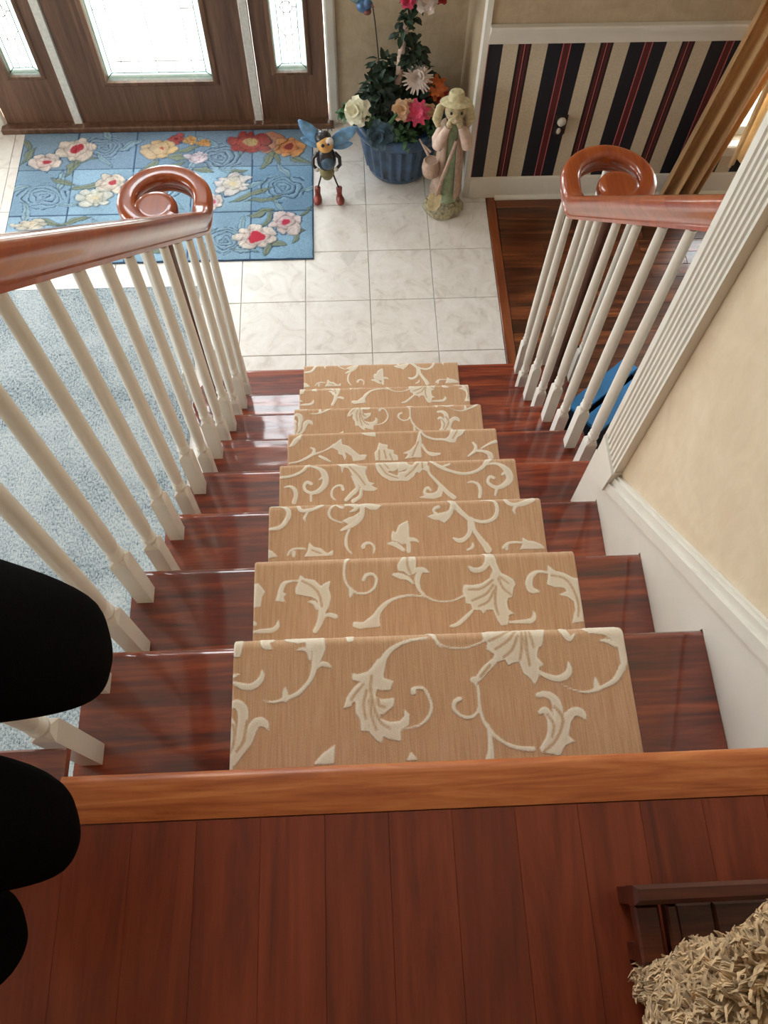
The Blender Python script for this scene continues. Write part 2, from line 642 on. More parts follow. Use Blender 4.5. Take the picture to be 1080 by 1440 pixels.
# upper landing: planks that run towards the stair, oak nosing board along the edge
fl = struct(MB().box(-0.66, XW, -3.0, -0.075, ZL - 0.24, ZL - 0.018).build('floor_landing', M['newel']), 'red brown plank floor of the upper landing')
lp = MB().bbox(0.0001, 0.0848, -1.2, 0, -0.0178, 0, 0.0004).mesh('plank', M['landing'])
lp2 = MB().bbox(0.0001, 0.0848, -1.7, 0, -0.0178, 0, 0.0004).mesh('plank', M['landing'])
for i in range(13):
    x = -0.6005 + i * 0.0849
    split = -0.0735 - (0.0 if i % 3 else 0)
    place('plank', lp if i % 2 else lp2, fl, (x, split, ZL))
    place('plank', lp2 if i % 2 else lp, fl, (x, split - (1.2005 if i % 2 else 1.7005), ZL))
nb = MB()
prof = [(-0.0725, -0.026), (-0.0725, 0.001), (-0.071, 0.0015), (-0.026, 0.0015), (-0.020, 0.0015), (-0.0135, -0.001), (-0.0098, -0.006), (-0.0090, -0.013), (-0.0098, -0.020), (-0.0135, -0.0255), (-0.02, -0.027)]
nb.prism([(a, ZL + b) for a, b in prof], -0.533, XW - 0.0005, 'x')
nb.build('nosing_board', M['oak'], fl, True, 50)
MB().bbox(-0.75, -0.5335, -0.0745, 0.030, ZL - 0.03, ZL - 0.012, 0.003).build('landing_edge_board', M['tread'], fl)

struct(MB().box(-0.76, -0.661, -3.0, -0.36, 0, CEIL).build('wall_light_block', M['paper']))  # unseen wall added to block the left windows' light and dim the landing

# ---- entry door with its sidelights
dr = sgrp('door_1', (-1.1, YF, 0), 'dark walnut entry door with a leaded glass panel')


def ring(x0, x1, z0, z1, X0, X1, Z0, Z1, y0, y1):
    """flat frame: outer X0..X1,Z0..Z1 with the opening x0..x1,z0..z1"""
    m = MB()
    m.box(X0, x0, y0, y1, Z0, Z1)
    m.box(x1, X1, y0, y1, Z0, Z1)
    m.box(x0, x1, y0, y1, Z0, z0)
    m.box(x0, x1, y0, y1, z1, Z1)
    return m


def bevel_frame(x0, x1, z0, z1, w, y, t):
    """moulding around an opening; mitred, proud of y by t"""
    vs, fs = [], []
    for (q, d) in ((0.0, 0.0), (0.004, -t), (w * .7, -t * 0.7), (w, 0.0)):
        vs += [(x0 - q, y + d, z0 - q), (x1 + q, y + d, z0 - q), (x1 + q, y + d, z1 + q), (x0 - q, y + d, z1 + q)]
    for r in range(3):
        for k in range(4):
            fs.append((r * 4 + k, r * 4 + (k + 1) % 4, (r + 1) * 4 + (k + 1) % 4, (r + 1) * 4 + k))
    for k in range(4):
        fs.append((k, 12 + k, 12 + (k + 1) % 4, (k + 1) % 4))
    return MB().add(vs, fs)


YD = YF - 0.008


def leaded(parent, x0, x1, z0, z1, kind):
    """glass panes in lead cames: bevelled border panes and a clear field"""
    y0, y1 = YD + 0.022, YD + 0.028
    b = 0.030
    cames = MB()

    def bar(p, q, r=0.0022):
        cames.tube([(p[0], y0 - 0.001, p[1]), (q[0], y0 - 0.001, q[1])], r, 5)
    # bevelled border panes (mitred)
    for poly in ([(x0, z0), (x1, z0), (x1 - b, z0 + b), (x0 + b, z0 + b)], [(x0, z1), (x0 + b, z1 - b), (x1 - b, z1 - b), (x1, z1)],
                 [(x0, z0), (x0 + b, z0 + b), (x0 + b, z1 - b), (x0, z1)], [(x1, z0), (x1, z1), (x1 - b, z1 - b), (x1 - b, z0 + b)]):
        MB().prism(poly, y0, y1, 'y').build('bevelled_pane', M['bevel'], parent)
    xi0, xi1, zi0, zi1 = x0 + b, x1 - b, z0 + b, z1 - b
    if kind == 'door':
        w = 0.065
        xs, zs = [xi0, xi0 + w, xi1 - w, xi1], [zi0, zi0 + w, zi1 - w, zi1]
        for a in range(3):
            for c in range(3):
                MB().box(xs[a], xs[a + 1], y0, y1, zs[c], zs[c + 1]).build('pane', M['glass'], parent)
        for a in xs[1:3]:
            bar((a, zi0), (a, zi1))
        for c in zs[1:3]:
            bar((xi0, c), (xi1, c))
        for k in (1, 2, 3):
            xx = xs[1] + (xs[2] - xs[1]) * k / 4
            bar((xx, zi0), (xx, zs[1]))
            bar((xx, zs[2]), (xx, zi1))
        for k in (1, 2, 3, 4):
            zz = zs[1] + (zs[2] - zs[1]) * k / 5
            bar((xi0, zz), (xs[1], zz))
            bar((xs[2], zz), (xi1, zz))
        cx, cz = (x0 + x1) / 2, (z0 + z1) / 2
        for r0 in (0.16, 0.09):
            pts = [(cx + r0 * math.cos(2 * PI * k / 24), cz + 2.2 * r0 * math.sin(2 * PI * k / 24)) for k in range(25)]
            for p, q in zip(pts, pts[1:]):
                bar(p, q)
        bar((cx, zs[1]), (cx, cz - 0.352))
    else:
        n = 3
        xs = [xi0 + (xi1 - xi0) * k / n for k in range(n + 1)]
        for a in range(n):
            MB().box(xs[a], xs[a + 1], y0, y1, zi0, zi1).build('pane', M['glass'], parent)
        for a in xs[1:-1]:
            bar((a, zi0), (a, zi1))
        zz = zi0 + 0.2
        bar((xi0, zz), (xs[1], zz - 0.05))
        bar((xs[2], zz - 0.05), (xi1, zz))
        cx = (x0 + x1) / 2
        pts = [(cx + 0.03 * math.cos(2 * PI * k / 16), z0 + 0.33 + 0.03 * math.sin(2 * PI * k / 16)) for k in range(17)]
        for p, q in zip(pts, pts[1:]):
            bar(p, q)
        bar((xi0, z0 + 0.33), (cx - 0.03, z0 + 0.33))
        bar((cx + 0.03, z0 + 0.33), (xi1, z0 + 0.33))
    for p, q in (((x0, z0), (xi0, zi0)), ((x1, z0), (xi1, zi0)), ((x0, z1), (xi0, zi1)), ((x1, z1), (xi1, zi1)),
                 ((xi0, zi0), (xi1, zi0)), ((xi0, zi1), (xi1, zi1)), ((xi0, zi0), (xi0, zi1)), ((xi1, zi0), (xi1, zi1))):
        bar(p, q)
    cames.build('lead_came', M['came'], parent)


GX0, GX1, GZ0, GZ1 = -1.376, -0.822, 0.285, 1.86
ring(GX0, GX1, GZ0, GZ1, -1.580, -0.632, 0.035, 2.07, YD, YD + 0.045).build('door_slab', M['door'], dr)
bevel_frame(GX0, GX1, GZ0, GZ1, 0.034, YD - 0.0003, 0.012).build('glass_moulding', M['door'], dr)
leaded(dr, GX0, GX1, GZ0, GZ1, 'door')
hb = MB()
hb.lathe([(0.026, 0), (0.026, 0.006), (0.012, 0.010), (0.010, 0.035), (0.024, 0.045), (0.028, 0.058), (0.022, 0.070), (0.006, 0.074)], (-1.53, YD - 0.0005, 0.98), 16, Matrix.Rotation(PI / 2, 3, 'X'))
hb.build('door_knob', M['came'], dr, True)
dbm = MB()
dbm.lathe([(0.017, 0), (0.017, 0.008), (0.012, 0.014), (0.004, 0.016)], (-1.53, YD - 0.0005, 0.755), 14, Matrix.Rotation(PI / 2, 3, 'X'))
dbm.build('lock_rosette', M['came'], dr, True)

for nm, X0, X1, g0, g1 in (('window_1', -0.583, -0.218, -0.478, -0.318), ('window_2', -2.000, -1.632, -1.874, -1.714)):
    w = sgrp(nm, ((X0 + X1) / 2, YF, 0), 'leaded sidelight right of the door' if nm == 'window_1' else 'leaded sidelight left of the door')
    ring(g0, g1, 0.325, 1.86, X0, X1, 0.036, 2.07, YD + 0.003, YD + 0.045).build('sidelight_panel', M['door'], w)
    bevel_frame(g0, g1, 0.325, 1.86, 0.028, YD + 0.0027, 0.011).build('glass_moulding', M['door'], w)
    leaded(w, g0, g1, 0.325, 1.86, 'side')
tr1 = sgrp('trim_1', (-1.1, YF, 0), 'white mullions and casing of the entry door')
for a, b in ((-0.627, -0.588), (-1.627, -1.585)):
    MB().box(a, b, YD - 0.010, YD + 0.04, 0.012, 2.07).build('mullion', M['gasket'], tr1)
MB().bbox(-2.03, -0.19, YF - 0.055, YF + 0.12, 0.0005, 0.034, 0.006).build('door_sill', M['door'], tr1)
for a, b in ((-0.213, -0.158), (-2.065, -2.005)):
    MB().prism([(a, YF - 0.022), (a + 0.010, YF - 0.028), (b - 0.010, YF - 0.020), (b, YF - 0.012), (b, YF - 0.0005), (a, YF - 0.0005)], 0.001, 2.10, 'z').build('casing', M['trimwhite'], tr1)
MB().box(-2.065, -0.158, YF - 0.022, YF - 0.0005, 2.075, 2.14).build('head_casing', M['trimwhite'], tr1)


def plain_window(nm, axis, p, u0, u1, v0, v1, nx, nz, label=None):
    w = sgrp(nm, ((u0 + u1) / 2, p, v0) if axis == 'y' else (p, (u0 + u1) / 2, v0), label)

    def bx(a, b, c, d, t0, t1):
        return MB().box(a, b, t0, t1, c, d) if axis == 'y' else MB().box(t0, t1, a, b, c, d)
    fw = 0.05
    for a, b, c, d in ((u0, u1, v0, v0 + fw), (u0, u1, v1 - fw, v1), (u0, u0 + fw, v0 + fw, v1 - fw), (u1 - fw, u1, v0 + fw, v1 - fw)):
        bx(a, b, c, d, p + 0.04, p + 0.10).build('sash', M['white'], w)
    for k in range(1, nx):
        x = u0 + (u1 - u0) * k / nx
        bx(x - 0.012, x + 0.012, v0 + fw, v1 - fw, p + 0.05, p + 0.09).build('muntin', M['white'], w)
    for k in range(1, nz):
        z = v0 + (v1 - v0) * k / nz
        bx(u0 + fw, u1 - fw, z - 0.012, z + 0.012, p + 0.055, p + 0.085).build('muntin', M['white'], w)
    bx(u0 + fw, u1 - fw, v0 + fw, v1 - fw, p + 0.068, p + 0.072).build('pane', M['glass'], w)
    return w


plain_window('window_3', 'y', YF, *TRANSOM, 3, 3, 'tall window above the entry door')
plain_window('window_4', 'y', YF, *LIVF, 2, 3)
plain_window('window_5', 'x', -4.64, *LIVS, 3, 3)
wd = plain_window('window_6', 'y', YS, *DINW, 2, 4, 'dining room window behind the curtain')
MB().bbox(1.76, 3.24, YS - 0.045, YS + 0.04, 0.305, 0.3295, 0.006).build('window_sill', M['trimwhite'], wd)
MB().box(1.76, 3.24, YS - 0.014, YS - 0.0005, 0.245, 0.3045).build('sill_apron', M['trimwhite'], wd)


def moulding(nm, prof, x0, x1, y, label=None):
    """profile (depth towards -y, z) run along x on a wall at y"""
    return MB().prism([(y - a, z) for a, z in prof], x0, x1, 'x')


bd = struct(moulding('baseboard_dining', [(0.0005, 0.001), (0.016, 0.001), (0.016, 0.098), (0.012, 0.108), (0.010, 0.122), (0.004, 0.129), (0.0005, 0.130)], 0.520, 3.6, YS).build('baseboard_dining', M['trimwhite'], None, True, 30))
MB().prism([(YS - 0.0165, 0.001), (YS - 0.034, 0.001), (YS - 0.032, 0.010), (YS - 0.025, 0.017), (YS - 0.0165, 0.020)], 0.66, 3.6, 'x').build('shoe_moulding', M['trimwhite'], bd, True, 30)
t2 = sgrp('trim_2', (1.9, YS, 0.87), 'white chair rail above the striped wallpaper')
for (a, b, seg) in ((0.5200, 1.76, 0), (3.24, 3.6, 1)):
    moulding('r', [(0.0005, 0.872), (0.010, 0.872), (0.013, 0.885), (0.012, 0.905), (0.018, 0.918), (0.019, 0.928), (0.030, 0.936), (0.032, 0.952), (0.026, 0.958), (0.0005, 0.958)], a, b, YS).build('chair_rail', M['trimwhite'], t2, True, 30)
t3 = sgrp('trim_3', (0.51, YS, 0), 'white corner trim at the end of the striped wall')
MB().bbox(0.494, 0.5195, YS - 0.008, YS + 0.058, 0.001, 2.75, 0.003).build('corner_board', M['trimwhite'], t3)
MB().box(0.4965, 0.5045, YS + 0.0582, YF - 0.001, 0.001, 0.09).build('baseboard_return', M['trimwhite'], t3)
struct(MB().box(-0.157, 0.496, YF - 0.014, YF - 0.0005, 0.001, 0.085).build('baseboard_front', M['trimwhite']))
struct(MB().box(-4.5, -2.066, YF - 0.014, YF - 0.0005, 0.001, 0.11).build('baseboard_living', M['trimwhite']))


# ------------------------------------------------------------------ stair
st = thing('staircase', 'straight flight of glossy red brown wooden stairs with a pale carpet runner', 'stairs', (0, 1.0, 0))
CT = 0.010                              # carpet thickness
RX = 0.635


def tread_top(k):
    return (9 - k) * H - CT


for k in range(1, 9):
    zt = tread_top(k)
    y0, y1 = (k - 1) * D - 0.034, k * D - CT + (0.035 if k == 8 else 0)
    th = 0.027
    m = MB()
    xr = XW - 0.0145 if k <= 3 else RX
    # rounded nosing profile, extruded along x
    pr = [(y0, zt), (y0 + 0.006, zt), (y1 - 0.016, zt), (y1 - 0.012, zt), (y1 - 0.004, zt - 0.003), (y1, zt - 0.010), (y1, zt - 0.017), (y1 - 0.004, zt - 0.024), (y1 - 0.012, zt - th), (y0, zt - th)]
    if k == 4:
        m.prism(pr, -0.60, XW - 0.0145, 'x')
        yc = 0.8285
        m.prism([(yc, zt)] + pr[2:9] + [(yc, zt - th)], XW - 0.0145, RX, 'x')
    else:
        m.prism(pr, -0.60, xr, 'x')
    m.build('tread', M['tread'], st, True, 50)
    ry = (k - 1) * D - CT - 0.024
    rx0 = -0.575
    MB().box(rx0, min(xr, 0.60), ry - 0.018, ry, zt - 0.0005, (10 - k) * H - CT - th - 0.0005 if k > 1 else ZL - 0.028).build('riser', M['tread'], st)
zt = tread_top(8)
ry = 8 * D - CT + 0.035 - 0.03
MB().box(-0.575, 0.60, ry - 0.018, ry, 0.001, zt - 0.0275).build('riser', M['tread'], st)
# rounded starter ends that carry the volutes
for sx, cx in ((-1, -0.69), (1, 0.705)):
    poly = [(0.6005 * sx if sx < 0 else 0.6355, 1.70), (cx, 1.64)]
    a0 = [(cx + 0.135 * math.cos(a), 1.79 + 0.15 * math.sin(a)) for a in [(-PI / 2 + PI * t / 12 if sx > 0 else -PI / 2 - PI * t / 12) for t in range(13)]]
    e = -0.6005 if sx < 0 else 0.6355
    pts = [(e, 1.69)] + a0 + [(e, 1.955)]
    m = MB().prism(pts, tread_top(8) - 0.027, tread_top(8), 'z')
    m.build('starter_end', M['tread'], st)
    cxy = sum(p[0] for p in a0) / len(a0)
    MB().prism([(cxy + (p[0] - cxy) * 0.86, 1.79 + (p[1] - 1.79) * 0.86) for p in a0] , 0.001, tread_top(8) - 0.0275, 'z').build('starter_riser', M['tread'], st)
# closed sides below the treads
zz = [(0.0, ZL - 0.25)]
lp_ = [(-0.04, 0.001)]
for k in range(8, 0, -1):
    yy = k * D - CT - 0.030
    lp_ += [(yy, (0.001 if k == 8 else tread_top(k + 1) - 0.0275)), (yy, tread_top(k) - 0.0275)]
lp_ += [(-0.04, tread_top(1) - 0.0275)]
MB().prism(lp_, -0.5745, -0.5555, 'x').build('stringer', M['white'], st)
rp = [(0.83, 0.001)]
for k in range(8, 3, -1):
    yy = k * D - CT - 0.030
    rp += [(yy, (0.001 if k == 8 else tread_top(k + 1) - 0.0275)), (yy, tread_top(k) - 0.0275)]
rp += [(0.83, tread_top(4) - 0.0275)]
MB().prism(rp, 0.601, 0.62, 'x').build('stringer', M['white'], st)

# ---- stair wall skirt, cap moulding and fluted end pilaster
t4 = sgrp('trim_4', (XW, 0.4, 1.4), 'white stepped skirting with a sloped cap along the stair wall')


def zcap(y):
    return 1.478 + (0.687 - y) * (2.033 - 1.478) / (0.687 - 0.124)


sk = [(-0.0095, ZL + 0.0025), (-0.0095, zcap(-0.0095)), (0.705, zcap(0.705)), (0.828, zcap(0.705) - 0.02), (0.828, tread_top(4) + 0.0005)]
for k in range(3, 0, -1):
    y1 = k * D - CT + 0.0006
    sk += [(y1, tread_top(k + 1) + 0.0005), (y1, tread_top(k) + 0.0005)]
sk += [(-0.0095, tread_top(1) + 0.0005)]
MB().prism(sk, XW - 0.014, XW - 0.0005, 'x').build('stepped_skirt', M['trimwhite'], t4)
for j, (a, b, t0) in enumerate(((0.0, 0.026, 0.020), (0.0262, 0.045, 0.013), (0.0452, 0.052, 0.008))):
    MB().prism([(-0.2, zcap(-0.2) + a * 1.4), (-0.2, zcap(-0.2) + b * 1.4), (0.70, zcap(0.70) + b * 1.4), (0.70, zcap(0.70) + a * 1.4)], XW - t0, XW - 0.0005, 'x').build('skirt_cap', M['trimwhite'], t4)
MB().bbox(XW - 0.014, XW - 0.0005, -1.6, -0.205, ZL + 0.001, zcap(-0.2) + 0.07, 0.004).build('landing_skirt', M['trimwhite'], t4)

t5 = sgrp('trim_5', (XW, 0.75, 1.4), 'white fluted pilaster at the end of the stair wall')
# plinth block with a raked foot
m = MB().prism([(0.790, 1.385), (0.700, 1.463), (0.696, 1.552), (0.805, 1.552)], XW - 0.026, XW - 0.0005, 'x')
m.build('plinth_block', M['trimwhite'], t5)
fl_pts = [(0.700, XW - 0.0005), (0.700, XW - 0.020)]
ya, yb, nfl = 0.7035, 0.7985, 6
for i in range(nfl):
    p0 = ya + (yb - ya) * i / nfl
    p1 = ya + (yb - ya) * (i + 1) / nfl
    w = p1 - p0
    fl_pts += [(p0 + w * .22, XW - 0.020), (p0 + w * .36, XW - 0.0135), (p0 + w * .64, XW - 0.0135), (p0 + w * .78, XW - 0.020)]
fl_pts += [(0.802, XW - 0.020), (0.802, XW - 0.0005)]
MB().prism([(x, y) for y, x in fl_pts], 1.5525, 4.4, 'z').build('fluted_pilaster', M['trimwhite'], t5)
MB().bbox(XW - 0.010, XW + 0.130, 0.8155, 0.829, tread_top(4) + 0.001, 2.75, 0.002).build('end_casing', M['trimwhite'], t5)

